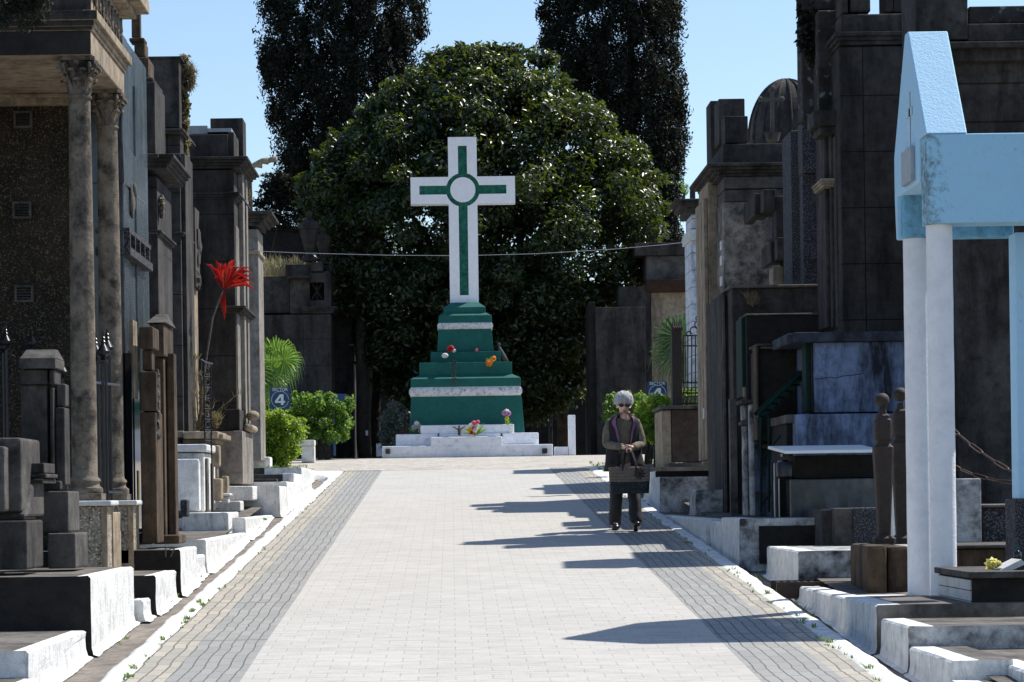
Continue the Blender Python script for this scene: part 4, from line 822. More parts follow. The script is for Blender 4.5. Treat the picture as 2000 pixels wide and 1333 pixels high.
g = MB(); g.taper((a.x + 0.04, b.x + 0.12, 17.22, 17.5, zt + 0.05), (b.x - 0.01, b.x + 0.12, 17.22, 17.5, b.z - 0.04)); g.build('rest', M['greyst'], t2)
bouquet('yellow_flower', 'pale yellow artificial lily on the black tomb slab, right edge', P(1935, 1120, 17.5), [(0.0, 0.06, 0.055, flower('pale_yellow', (0.8, 0.72, 0.2))), (0.045, 0.065, 0.025, flower('pale_yellow_small', (0.75, 0.7, 0.3)))], 6, 0.05)
t2 = thing('vase', P(1988, 1095, 17.6), 'small dark vase with a green pointed leaf behind the open book stone, right edge', 'vase')
g = MB(); b = P(1987, 1096, 17.6); g.lathe(b, [(0.02, 0), (0.03, 0.03), (0.025, 0.06), (0.012, 0.075)], 12); g.build('pot', M['glass'], t2, smooth=True)
g = MB(); g.add([b + Vector((-0.014, 0, 0.07)), b + Vector((0.016, 0, 0.08)), b + Vector((0.006, 0, 0.14))], [(0, 1, 2)]); g.build('leaf', M['teal'], t2)
# brown stone pedestals with bollards and chains
def bollard(px, D, ytop, ybot, label, bx0, bx1):
    b = P(px, ybot, D); top = P(px, ytop, D).z; H = top - b.z; t = thing('stone_bollard', b, label, 'bollard', 'brown bollards with ball tops'); s = 0.073
    g = MB()
    zz_ = [(0.0, 1.15), (0.035, 1.15), (0.045, 0.95), (0.055, 0.68), (0.06, 0.66), (0.3, 0.82), (0.60, 1.04), (0.64, 1.04), (0.648, 0.9), (0.66, 0.72), (0.672, 0.72), (0.69, 0.88), (0.80, 0.90), (0.82, 0.86), (0.83, 0.7), (0.85, 0.72), (0.86, 0.45), (0.90, 0.3)]
    vs = []; fs = []
    for q, r_ in zz_:
        w_ = s * r_; c_ = w_ * 0.25
        for (x, y) in ((-w_ + c_, -w_), (w_ - c_, -w_), (w_, -w_ + c_), (w_, w_ - c_), (w_ - c_, w_), (-w_ + c_, w_), (-w_, w_ - c_), (-w_, -w_ + c_)): vs.append((b.x + x, D + y, b.z + H * q))
    for i in range(len(zz_) - 1):
        for k in range(8): fs.append((i * 8 + k, i * 8 + (k + 1) % 8, i * 8 + 8 + (k + 1) % 8, i * 8 + 8 + k))
    fs.append(tuple(range(7, -1, -1))); fs.append(tuple((len(zz_) - 1) * 8 + k for k in range(8))); g.add(vs, fs); g.build('post', M['rust'], t, bev=0.003)
    g = MB(); g.ball((b.x, D, top - 0.058), 0.058, 18, 12); g.build('ball_top', M['rust'], t, smooth=True); return t
bollard(1727, 20.3, 768, 1062, 'brown ball topped bollard left of the portico columns, fully visible', 0, 0)
bollard(1762, 21.0, 757, 1062, 'brown ball topped bollard half hidden behind the front white column', 0, 0)
mass('bollard_block', 'brown rounded stone block standing left of its twin, under the first bollard', 'block', [('block', M['brown'], [(1694, 1065, 1733, 1176, 19.75, 0.85)])], bev=0.03)
mass('bollard_block', 'brown rounded stone block right against the foot of the white column', 'block', [('block', M['brown'], [(1734, 1067, 1778, 1176, 19.8, 0.85)])], bev=0.03)
def chain(p0, p1, p2, n, label, r=0.008, L=0.12):
    g = MB(); pts = []
    for k in range(n + 1): t_ = k / n; pts.append(p0 * (1 - t_) ** 2 + p1 * 2 * t_ * (1 - t_) + p2 * t_ ** 2)
    for k in range(n):
        a, b = pts[k], pts[k + 1]; d = (b - a); l = d.length * 0.98; d.normalize(); s_ = d.cross(Vector((0, 1, 0))).normalized() if k % 2 == 0 else d.cross(Vector((0, 1, 0.4))).normalized(); mid = (a + b) / 2
        if k % 2: s_ = (s_ * 0.5 + Vector((0, 0.8, 0))).normalized()
        ring = []
        for q in range(14):
            th = 2 * math.pi * q / 14; cx_ = math.cos(th); ring.append(mid + d * (l * 0.5 * (abs(cx_) ** 0.5) * (1 if cx_ > 0 else -1) * 1.15) + s_ * 0.014 * math.sin(th))
        g.tube(ring, r * 0.65, 6, closed=True)
    solo(g, 'iron_chain', [M['chain']], label, 'chain', smooth=True)
chain(P(1850, 830, 20.6), P(1915, 890, 20.0), P(1995, 932, 19.3), 6, 'upper rusty long link chain swagging right of the white columns')
chain(P(1850, 905, 21.3), P(1925, 945, 21.1), P(2010, 945, 20.8), 6, 'lower darker long link chain sagging behind the upper one, right', 0.007)
mass('white_headstone', 'white headstone with peeling black flecks, seen between portico column and chain', 'headstone', [('slab', M['whited'], [(1862, 935, 1917, 1060, 21.7, 0.3)]), ('slab_edge', M['white'], [(1743, 935, 1757, 1062, 22.0, 0.2)])])
mass('low_brown_tomb', 'low brown stone tomb with pale rim behind the black tomb, right', 'tomb', [('body', M['brown'], [(1830, 1072, 2100, 1140, 20.6, 1.0)]), ('rim', M['greyst'], [(1826, 1064, 2100, 1071, 20.55, 1.1)])])
mass('dark_granite_tomb', 'dark speckled granite tomb block beside the white headstone, right', 'tomb', [('body', M['gran'], [(1919, 992, 2100, 1061, 21.9, 1.2)]), ('coping', M['conc'], [(1917, 985, 2100, 991, 21.85, 1.3)])])
# ------------------------------------------------------------------ right side: mausoleums
t = mass('near_mausoleum', 'huge dark smooth mausoleum wall behind the blue portico, right edge', 'mausoleum', [
    ('wall', M['dark'], [(1868, 236, 2300, 1015, 25.5, 1.5)]),
    ('entablature', M['dark'], [(1858, 118, 2300, 160, 25.44, 1.6), (1862, 161, 2300, 235, 25.47, 1.55)]),
    ('cornice', M['dark'], [(1838, 92, 2300, 117, 25.3, 1.8), (1824, 79, 2300, 91, 25.2, 1.9)]),
    ('attic', M['dark'], [(1788, -90, 1890, 78, 25.6, 0.8), (1891, 44, 2300, 78, 25.6, 1.4)]),
    ('parapet', M['lichen'], [(1893, 10, 2300, 43, 25.8, 0.9)])])
t = mass('coursed_mausoleum', 'great dark coursed stone mausoleum with ivy and carved facade edge, right', 'mausoleum', [
    ('wall', M['darkc'], [(1645, 88, 2100, 1000, 28.3, 1.4)]),
    ('parapet', M['dark'], [(1643, 27, 1800, 64, 28.35, 1.3)]), ('parapet_post', M['dark'], [(1643, -60, 1656, 26, 28.4, 0.5), (1660, -60, 1700, 24, 28.45, 0.5), (1728, -20, 1745, 24, 28.6, 0.4), (1745, -60, 1792, 24, 28.6, 0.5)]),
    ('pilaster', M['dark'], [(1612, 248, 1622, 640, 28.9, 0.7), (1624, 262, 1632, 640, 28.75, 0.8), (1634, 262, 1643, 640, 28.55, 0.9)]),
    ('pediment', M['lichen'], [(1566, 30, 1598, 235, 29.3, 0.4), (1598, 20, 1640, 238, 28.9, 0.7), (1566, -60, 1640, 19, 29.1, 0.5)])], bev=0.02)
mouldings(t, M['dark'], 1643, 1800, 28.3, 29.7, 88, 3, out=0.08, h=0.045)
g = MB(); g.pb(1588, 216, 1640, 246, 28.6, 0.5); g.pb(1600, 247, 1640, 262, 28.65, 0.5); g.build('console', M['dark'], t, bev=0.02)
mouldings(t, M['tan'], 1610, 1640, 28.7, 29.4, 365, 3, out=0.04, h=0.03, name='pilaster_capital')
t = mass('granite_tower_tomb', 'tall speckled grey granite tower tomb, right, between dome and coursed mausoleum', 'mausoleum', [
    ('front_slab', M['gran'], [(1569, 340, 1612, 560, 30.75, 0.3), (1567, 235, 1612, 338, 30.7, 0.4)]),
    ('side_slab', M['gran'], [(1546, 255, 1568, 560, 31.2, 0.8)])])
t = mass('stucco_mausoleum', 'mausoleum with stained grey render and tan cornice below a stepped dark parapet, right', 'mausoleum', [
    ('wall', stone('stained_render', (0.36, 0.32, 0.28), (0.20, 0.18, 0.16), (0.018, 0.017, 0.017), 0.95, 1.8, 0.9, 0.4, thr=0.49, mott=0.6), [(1416, 394, 1560, 920, 34.3, 2.1)]),
    ('frieze', M['greyst'], [(1414, 345, 1560, 368, 34.25, 2.1), (1415, 370, 1560, 393, 34.27, 2.05)]),
    ('parapet', M['dark'], [(1412, 281, 1545, 320, 34.4, 1.6), (1416, 227, 1461, 280, 34.5, 0.5), (1404, 193, 1455, 280, 35.2, 0.6), (1388, 197, 1412, 320, 36.0, 0.6)]),
    ('side_wall', M['tan'], [(1386, 345, 1413, 905, 35.2, 1.3)])])
mouldings(t, M['dark'], 1411, 1560, 34.3, 36.5, 345, 4, out=0.22, h=0.04)
XS = P(1385, 600, 35.2).x; g = MB()
for y in (35.25, 35.7, 36.12): g.box(XS - 0.05, XS, y, y + 0.35, P(1385, 900, 36).z, P(1385, 400, 36).z)
g.build('facade_pilaster', M['tan'], t, bev=0.01)
g = MB()
for py in (470, 500, 540, 590): g.box(P(1413, py, 34.4).x - 0.02, P(1413, py, 34.4).x, 34.45, 34.7, P(1413, py + 18, 34.5).z, P(1413, py, 34.5).z)
g.box(XS - 0.07, XS - 0.05, 35.4, 35.6, P(1385, 820, 36).z, P(1385, 800, 36).z); g.build('name_plate', M['marble'], t)
t = mass('domed_mausoleum', 'dark domed mausoleum behind the stepped parapet, right', 'mausoleum', [('drum', M['dark'], [(1462, 282, 1600, 600, 39, 3)])])
c = P(1537, 278, 41); r_ = 74 * 41 / F; g = MB()
prof = [(r_ * math.cos(a), r_ * 1.65 * math.sin(a)) for a in [math.pi / 2 * k / 14 for k in range(14)]] + [(0.05, r_ * 1.66)]; prof = [(r_ * 1.04, -0.1), (r_ * 1.04, 0)] + prof
g.lathe((c.x, 41, c.z), prof, 40)
dm = g.build('dome', M['dark'], t, smooth=True, auto=50)
g = MB()
for k in range(16):
    a = 2 * math.pi * k / 16; g.tube([(c.x + (rr_ + .01) * math.cos(a), 41 + (rr_ + .01) * math.sin(a), c.z + zz_) for rr_, zz_ in prof[2:-1]], 0.02, 5)
g.build('dome_rib', M['dark'], dm)
b = P(1509, 279, 38.6); t2 = thing('stone_cross', b, 'small stone budded cross on an urn base in front of the dome, right', 'cross'); g = MB(); s = 38.6 / F
g.lathe(b, [(9 * s, 0), (12 * s, 3 * s), (12 * s, 6 * s), (15 * s, 15 * s), (16 * s, 19 * s), (6 * s, 20 * s)], 14); g.build('urn_base', M['greyst'], t2, smooth=True, auto=40)
g = MB(); q = lambda x, y: P(x, y, 38.6)
g.box(q(1505, 200).x, q(1512, 200).x, 38.57, 38.66, q(1509, 261).z, q(1509, 178).z); g.box(q(1487, 200).x, q(1525, 200).x, 38.575, 38.655, q(1509, 198).z, q(1509, 191).z)
for (x, y) in ((1509, 173), (1485, 194), (1527, 194)):
    g.ball(q(x, y), (5.5 * s, 0.04, 5.5 * s), 10, 7)
g.build('cross_arms', M['greyst'], t2)
# cantilevered grey tombs
t = mass('bracket_tomb', 'dark angular concrete tomb with two projecting blocks, in front of the stained render wall', 'tomb', [
    ('upper_block', M['dark'], [(1492, 370, 1515, 411, 32.6, 1.2), (1474, 378, 1491, 420, 33.0, 1.2), (1516, 383, 1546, 465, 32.6, 0.8)]),
    ('upper_stem', M['gran'], [(1508, 421, 1521, 465, 32.9, 0.5)]),
    ('lower_block', M['dark'], [(1518, 464, 1548, 505, 32.2, 1.0), (1505, 472, 1517, 512, 32.5, 1.0)]),
    ('lower_stem', M['tan'], [(1510, 521, 1534, 556, 32.6, 0.4)]), ('side_stem', M['dark'], [(1536, 506, 1546, 556, 32.3, 0.6)])])
t = mass('flat_dark_tomb', 'broad flat topped dark concrete tomb with a small plant on its face, right', 'tomb', [('body', M['dark'], [(1432, 562, 1640, 1010, 30.4, 2.0), (1411, 575, 1431, 1005, 30.9, 1.8)]), ('coping', M['conc'], [(1424, 556, 1640, 561.5, 30.35, 2.1)])], bev=0.02)
t = mass('green_edged_tomb', 'dark tomb block with a green painted left edge, beneath the flat topped one', 'tomb', [('body', M['black'], [(1460, 616, 1640, 1010, 29.6, 0.6)]), ('green_edge', M['greenm'], [(1449, 620, 1459.5, 775, 29.7, 0.6)]), ('edge_plate', M['tan'], [(1451, 756, 1458, 777, 29.65, 0.04)]), ('coping', M['conc'], [(1456, 612, 1640, 615.5, 29.58, 0.7)])])
for i, (bx, D) in enumerate(((1418, 30.8), (1440, 30.2))): pass
g = MB(); g.pb(1427, 780, 1440, 1010, 29.5, 0.15); g.pb(1413, 575, 1418, 1005, 30.85, 0.05); solo(g, 'tomb_pilaster', [M['conc']], 'thin grey pilaster beside the green edged tomb, right', 'pilaster')
t = mass('cracked_frame_tomb', 'dark tomb with cracked recessed panel and pale top edge beneath the green edged tomb', 'tomb', [
    ('panel', M['black'], [(1480, 684, 1572, 860, 27.6, 0.6)]), ('frame', M['brown'], [(1477, 671, 1572, 676, 27.5, 0.7), (1477, 677, 1482, 860, 27.5, 0.3)]), ('rim', M['greyst'], [(1486, 677, 1571, 681, 27.48, 0.2)])])
t = thing('steel_staircase', P(1520, 870, 26.9), 'narrow green steel staircase leaning against the cracked dark tomb, right', 'staircase')
g = MB(); a = P(1482, 808, 26.9); b = P(1572, 722, 26.9); g.tube([a + Vector((0, 0.4, 0)), b + Vector((0, 0.4, 0))], 0.02, 6); g.build('stringer', M['greenm'], t); g = MB(); g.tube([a, b], 0.02, 6); g.add([a, b, b + Vector((0, 0, -0.09)), a + Vector((0, 0, -0.09))], [(0, 1, 2, 3)]); g.build('stringer', M['greenm'], t)
g = MB()
for k in range(7): q_ = a.lerp(b, (k + 0.5) / 7); g.box(q_.x - 0.04, q_.x + 0.06, 26.9, 27.3, q_.z - 0.07, q_.z - 0.055)
g.build('tread', M['greenm'], t)
g = MB(); 
for px in (1486, 1502): p_ = P(px, 1000, 26.8); g.tube([p_, P(px, 815, 26.8)], 0.014, 6)
g.tube([P(1486, 990, 26.8), P(1530, 930, 26.8)], 0.01, 6); g.tube([P(1486, 900, 26.8), P(1525, 850, 26.8)], 0.01, 6); g.build('support', M['greenm'], t)
t = mass('white_pillar_frame', 'dirty white rounded coping pillars under the green stair, right of the kerb', 'tomb', [('pillar', M['whited'], [(1450, 792, 1458, 822, 28.3, 0.2), (1453, 832, 1461, 1008, 28.3, 0.2), (1466, 790, 1474, 1008, 28.0, 0.2)]), ('coping', M['greyst'], [(1447, 781, 1476, 789, 28.1, 0.5), (1448, 823, 1465, 831, 28.2, 0.3), (1475, 868, 1535, 876, 28.0, 0.4), (1475, 820, 1540, 828, 28.0, 0.4), (1475, 960, 1540, 966, 27.9, 0.4)]), ('back_panel', M['bluew'], [(1475, 829, 1540, 1010, 28.35, 0.3)])], bev=0.015)
M['bluet'] = stone('blue_grey_slab', (0.07, 0.085, 0.12), (0.04, 0.048, 0.065), (0.01, 0.01, 0.012), 0.9, 2, 0.9, 0.4, thr=0.5)
t = mass('blue_white_tomb', 'large bluish white tomb with black streaks and a crack, right of the cracked dark tomb', 'tomb', [
    ('body', M['bluew'], [(1590, 668, 1800, 805, 26.3, 1.6)]), ('top_slab', M['bluet'], [(1550, 648, 1800, 667, 26.2, 1.3), (1537, 652, 1549, 672, 26.3, 1.2)]), ('green_jamb', M['greenm'], [(1574, 668, 1584, 805, 26.4, 0.3)]), ('jamb_edge', M['black'], [(1585, 668, 1589, 805, 26.35, 0.3)]),
    ('lower_body', M['bluew'], [(1556, 808, 1800, 900, 26.0, 1.4)]), ('side_recess', M['black'], [(1536, 828, 1555, 900, 26.3, 1.2)]), ('side_cap', M['conc'], [(1535, 810, 1555, 827, 26.2, 1.3)])], bev=0.01)
def crack(par, pts, D, mat, name='crack', w_=0.006):
    g = MB(); g.tube([P(x, y, D) for x, y in pts], w_, 4); return g.build(name, mat, par)
cr = random.Random(4)
crack(t, [(1590, 741), (1606, 740), (1620, 737), (1632, 739), (1645, 735), (1668, 733), (1686, 730)], 26.3, M['black'], w_=0.004)
t = mass('slab_roof_tomb', 'dark blue black box tomb with a wide pale metal roof slab, right of the road', 'tomb', [
    ('body', M['pol'], [(1543, 935, 1745, 1019, 24.6, 1.3)]), ('upper_body', M['black'], [(1552, 889, 1745, 934, 24.8, 1.1)]), ('side_post', M['black'], [(1508, 903, 1511, 1016, 24.9, 0.05), (1519, 900, 1541, 1016, 24.9, 0.3)]), ('post_edge', M['marble'], [(1512, 905, 1514, 1016, 24.88, 0.04), (1521, 900, 1523, 1016, 24.85, 0.04)])])
g = MB(); a = P(1533, 887, 24.3); b = P(1525, 869, 26.4); xr = P(1725, 887, 24.3).x
g.add([(a.x, 24.3, a.z), (xr, 24.3, a.z), (xr, 25.6, a.z + 0.07), (a.x - 0.0, 25.6, a.z + 0.07), (a.x, 24.3, a.z + 0.03), (xr, 24.3, a.z + 0.03), (xr, 25.6, a.z + 0.10), (a.x, 25.6, a.z + 0.10)], [(0, 3, 2, 1), (4, 5, 6, 7), (0, 1, 5, 4), (1, 2, 6, 5), (2, 3, 7, 6), (3, 0, 4, 7)]); g.build('roof_slab', plain('pale_metal_sheet', (0.85, 0.85, 0.83), 0.4, 0, 0.05), t, bev=0.006)
g = MB(); g.lathe(P(1533, 937, 24.6), [(0.05, 0), (0.08, 0.03), (0.085, 0.14), (0.07, 0.17), (0.02, 0.19)], 14); g.box(P(1527, 900, 24.6).x, P(1540, 900, 24.6).x, 24.55, 24.7, P(1530, 892, 24.6).z, P(1530, 887, 24.6).z); g.build('lantern', M['iron'], t, smooth=True, auto=40)
mass('rough_granite_tomb', 'rough grey granite block tomb behind the broad white plinth, right', 'tomb', [('block', M['gran'], [(1668, 992, 1745, 1081, 23.0, 1.0)]), ('side_block', M['greyst'], [(1632, 993, 1667, 1079, 23.05, 1.0), (1606, 996, 1629, 1078, 23.3, 0.9)])], bev=0.01)
# ------------------------------------------------------------------ far right
mass('far_white_column', 'pale bluish white coursed pillar tomb with dark cornice behind the palm, right', 'tomb', [
    ('pillar', stone('bluish_white_masonry', (0.66, 0.70, 0.78), (0.5, 0.54, 0.62), (0.10, 0.10, 0.11), 0.7, 2, 0.85, 0.3, streak=True, thr=0.55, course=(0.31, 0), ccol=(0.1, 0.1, 0.1)), [(1352, 470, 1386, 900, 46.5, 1.2), (1351, 418, 1384, 446, 46.5, 1.2)]),
    ('band', M['marble'], [(1345, 448, 1388, 469, 46.4, 1.3)]), ('cornice', M['dark'], [(1341, 404, 1390, 417, 46.3, 1.4), (1330, 392, 1395, 403, 46.2, 1.5), (1318, 388, 1395, 391, 46.1, 1.6)])])
g = MB(); g.pb(1350, 362, 1358, 388, 47, 0.3); solo(g, 'broken_finial', [M['dark']], 'small broken dark finial on the cornice of the bluish white pillar tomb', 'finial')
mass('low_brown_wall', 'low stained brown wall with pale coping carrying the iron fence, right of the woman', 'wall', [
    ('wall', stone('stained_brown_render', (0.10, 0.07, 0.05), (0.05, 0.035, 0.028), (0.26, 0.20, 0.15), 0.8, 1.5, 0.9, 0.5, thr=0.6), [(1312, 800, 1400, 903, 43, 0.4)]), ('end_pier', M['tan'], [(1293, 802, 1311, 916, 43.0, 1.5)]), ('coping', M['greyst'], [(1289, 792, 1402, 799, 42.9, 1.7)]), ('foot', M['conc'], [(1308, 904, 1402, 912, 42.9, 0.5)])])
G = thing('ornate_fence', P(1360, 792, 43.2), 'black wrought iron fence with scrolls on the low brown wall, in front of the palm', 'fence')
g = MB(); s = 43.2 / F
for k in range(8): x = 1336 + k * 7.5; g.tube([P(x, 791, 43.2), P(x, 655, 43.2)], 0.013, 5)
g.build('bar', M['iron'], G)
g = MB()
for y in (788, 768, 748, 676, 656): g.tube([P(1333, y, 43.2), P(1392, y, 43.2)], 0.014, 5)
g.build('rail', M['iron'], G)
g = MB()
def circ(cx_, cy_, rr, n=14, a0=0, a1=2 * math.pi): return [P(cx_ + rr * math.cos(a0 + (a1 - a0) * i / n), cy_ - rr * math.sin(a0 + (a1 - a0) * i / n), 43.2) for i in range(n + 1)]
for k in range(7): g.tube(circ(1340 + k * 7.5, 778, 3.6, 10), 0.009, 5); g.tube(circ(1340 + k * 7.5, 760, 3.2, 8), 0.008, 5); g.ball(P(1336 + k * 7.5, 745, 43.2), 0.018, 6, 5); g.build('scroll', M['iron'], G); g = MB()
for cx_, cy_, rr in ((1355, 646, 7), (1372, 646, 7), (1363, 634, 6), (1363, 622, 4), (1345, 652, 4), (1382, 652, 4)): g.tube(circ(cx_, cy_, rr, 14, -0.5, 4.4), 0.012, 5); g.build('scroll', M['iron'], G); g = MB()
g = MB(); g.pb(1313, 646, 1332, 792, 43.1, 0.3); a = P(1312, 645, 43.1)
for k in range(5): g.lathe(P(1314 + k * 4.2, 646, 43.1 + k * 0.05), [(0.02, 0), (0.035, 0.05), (0.01, 0.12), (0.002, 0.2)], 8)
solo(g, 'rusted_gate_post', [M['rust']], 'rusted brown ornamental gate post with spikes at the left end of the iron fence', 'post')
mass('far_right_building', 'far building with tan wall and rust red lintel behind the right palm', 'building', [
    ('upper_wall', M['greyst'], [(1262, 500, 1352, 548, 60, 2)]), ('parapet', M['dark'], [(1240, 474, 1352, 499, 59.9, 2.2)]), ('lintel', stone('rusty_lintel', (0.06, 0.026, 0.016), (0.035, 0.017, 0.012), (0.03, 0.02, 0.015), 0.7, 3, 0.9, 0.4), [(1262, 546, 1353, 570, 59.6, 0.4)]), ('tan_wall', M['tan'], [(1273, 571, 1353, 900, 59.8, 1)]), ('dark_wall', M['dark'], [(1210, 560, 1272, 900, 59.7, 1.2)]), ('meter_box', M['marble'], [(1340, 522, 1352, 536, 59.5, 0.1)])])
mass('far_dark_pier', 'wide dark granular pier behind the walking woman, right of the big tree', 'pier', [('pier', M['dark'], [(1165, 600, 1262, 900, 58.5, 1.5)]), ('left_edge', M['black'], [(1152, 590, 1164, 900, 58.7, 1.5)])])
# ------------------------------------------------------------------ foliage
def unit(a): return a / np.maximum(1e-9, np.linalg.norm(a, axis=1, keepdims=True))
def leafmesh(name, C, ax, nr, L, W, mat, parent=None, fold=0.25, orig=None, extra=None):
    """C centres, ax long axes, nr normals (N,3), L, W (N,): one folded pointed leaf each"""
    N = len(C); ax = unit(ax); sd = unit(np.cross(ax, nr)); up = np.cross(sd, ax)
    L = L[:, None]; W = W[:, None]
    v = np.empty((N, 4, 3)); v[:, 0] = C - ax * L * 0.5; v[:, 1] = C + sd * W * 0.5 + up * W * fold; v[:, 2] = C + ax * L * 0.5; v[:, 3] = C - sd * W * 0.5 + up * W * fold
    off = np.array(ORIG.get(parent.name, parent.location) if parent is not None else (orig if orig is not None else (0, 0, 0)))
    v = (v - off).reshape(-1, 3)
    b = np.arange(N) * 4; tr = np.stack([b, b + 1, b + 2, b, b + 2, b + 3], 1).reshape(-1)
    me = bpy.data.meshes.new(name); me.vertices.add(N * 4); me.loops.add(N * 6); me.polygons.add(N * 2)
    me.vertices.foreach_set('co', v.ravel().astype(np.float32)); me.loops.foreach_set('vertex_index', tr.astype(np.int32))
    me.polygons.foreach_set('loop_start', np.arange(0, N * 6, 3, dtype=np.int32)); me.polygons.foreach_set('loop_total', np.full(N * 2, 3, dtype=np.int32))
    me.materials.append(mat); me.update(calc_edges=True)
    o = bpy.data.objects.new(name, me); col.objects.link(o)
    if parent is not None: o.parent = parent; ORIG[o.name] = Vector(off)
    elif orig is not None: o.location = orig
    return o
def rdir(n): return unit(rng.normal(size=(n, 3)))
def crown(name, clumps, per, mat, parent, L, W, bias=0.5, droop=0.3, vert=0.0, inner=0.55):
    """clumps: list of (centre, (rx,ry,rz)); leaves spread in each clump's shell"""
    CC, AX, NR = [], [], []
    for c, r in clumps:
        n = int(per * (0.7 + 0.6 * rng.random())); d = rdir(n); rad = inner + (1 - inner) * rng.random((n, 1)) ** 0.6
        rad *= 1 + 0.22 * rng.normal(size=(n, 1)) * 0.5
        CC.append(np.array(c) + d * rad * np.array(r)); nrm = unit(d * bias + rdir(n) * (1 - bias * 0.5) + np.array([0, 0, 0.5])); NR.append(nrm)
        a = unit(np.cross(nrm, rdir(n))); a = unit(a + np.array([0, 0, -droop]) + np.array([0, 0, vert])); AX.append(a)
    CC = np.concatenate(CC); AX = np.concatenate(AX); NR = np.concatenate(NR); n = len(CC); q = 0.65 + 0.7 * rng.random(n)
    return leafmesh(name, CC, AX, NR, L * q, W * q, mat, parent)
def limb(g, a, b, r0, r1, n=7, wig=0.15):
    a, b = Vector(a), Vector(b); pts = []; L = (b - a).length
    for i in range(n + 1): t_ = i / n; pts.append(a.lerp(b, t_) + Vector((mnoise.noise(a + Vector((t_ * 3, 1, 1))), mnoise.noise(b + Vector((1, t_ * 3, 1))), 0)) * wig * L * math.sin(math.pi * t_))
    g.tube(pts, [r0 + (r1 - r0) * i / n for i in range(n + 1)], 9); return pts
# --- the round broadleaf tree behind the cross
D = 62.5; base = P(1010, 893, D); s = D / F
t = thing('broadleaf_tree', (P(1000, 893, D).x, D, rz(D)), 'big round dark glossy broadleaf tree directly behind the white cross', 'tree')
g = MB(); tb = Vector(t.location); top = P(960, 560, D)
tr = limb(g, tb, top, 0.32, 0.2, 8, 0.05)
for px, py, dd in ((760, 400, -1.5), (1180, 400, 1), (960, 250, 0), (850, 300, 2), (1100, 280, -2), (700, 560, 1), (1230, 560, -1), (880, 620, -2), (1080, 640, -2)): limb(g, tr[5 + (px % 3)], P(px, py, D) + Vector((0, dd, 0)), 0.11, 0.03)
g.build('trunk', M['bark'], t, smooth=True)
# outline of the crown in px: (y, xl, xr)
prof = [(118, 900, 985), (150, 800, 1060), (190, 745, 1140), (240, 690, 1195), (290, 640, 1228), (340, 605, 1265), (400, 592, 1300), (460, 600, 1290), (520, 640, 1275), (570, 660, 1230), (620, 680, 1190), (670, 700, 1160), (720, 740, 1150), (770, 780, 1110), (800, 800, 1060)]
def pxl(y):
    for (a, b) in zip(prof, prof[1:]):
        if a[0] <= y <= b[0]: q = (y - a[0]) / (b[0] - a[0]); return a[1] + q * (b[1] - a[1]), a[2] + q * (b[2] - a[2])
    return prof[-1][1:]
px0_ = pxl
def pxl(y):
    a, b = px0_(y); return a + 38 * mnoise.noise(Vector((y / 38, 1, 0))) + 10, b + 38 * mnoise.noise(Vector((y / 34, 7, 0))) - 6
cl = []; k = 0
while k < 900:
    y = rng.uniform(118, 800); xl, xr = pxl(y); hw = (xr - xl) / 2; u_ = rng.uniform(-1, 1); x = (xl + xr) / 2 + hw * u_; dy = -hw * s * 0.85 * math.sqrt(max(0, 1 - u_ * u_)) * rng.uniform(-0.35, 1.0)
    if y > 640 and abs(x - 960) < 60 and False: continue
    r_ = rng.uniform(0.32, 0.62); x = min(max(x, xl + r_ / s * 0.6), xr - r_ / s * 0.6)
    c = P(x, y + r_ / s * 0.3, D); c.y += dy; cl.append((c, (r_, r_, r_ * rng.uniform(0.6, 0.9)))); k += 1
crown('crown', cl, 240, M['tree'], t, 0.135, 0.066, 0.6, 0.25)
# stray outer sprigs
cl2 = []
for k in range(260):
    y = rng.uniform(110, 790); xl, xr = pxl(y); x = (xl if rng.random() < 0.5 else xr) + rng.uniform(-14, 12) * (1 if x < 900 else -1)
    if rng.random() < 0.35: x = rng.uniform(xl, xr); y = y if y > 140 else 112
    c = P(x, y, D); c.y += rng.uniform(-1.5, 0.5); cl2.append((c, (0.2, 0.2, 0.16)))
for k in range(50): x = rng.uniform(830, 1080); cl2.append((P(x, 128 - 28 * math.cos((x - 950) / 130 * 1.3) + rng.uniform(-6, 10), D), (0.2, 0.3, 0.2)))
crown('crown_sprigs', cl2, 34, M['tree'], t, 0.16, 0.08, 0.5, 0.1, inner=0.2)
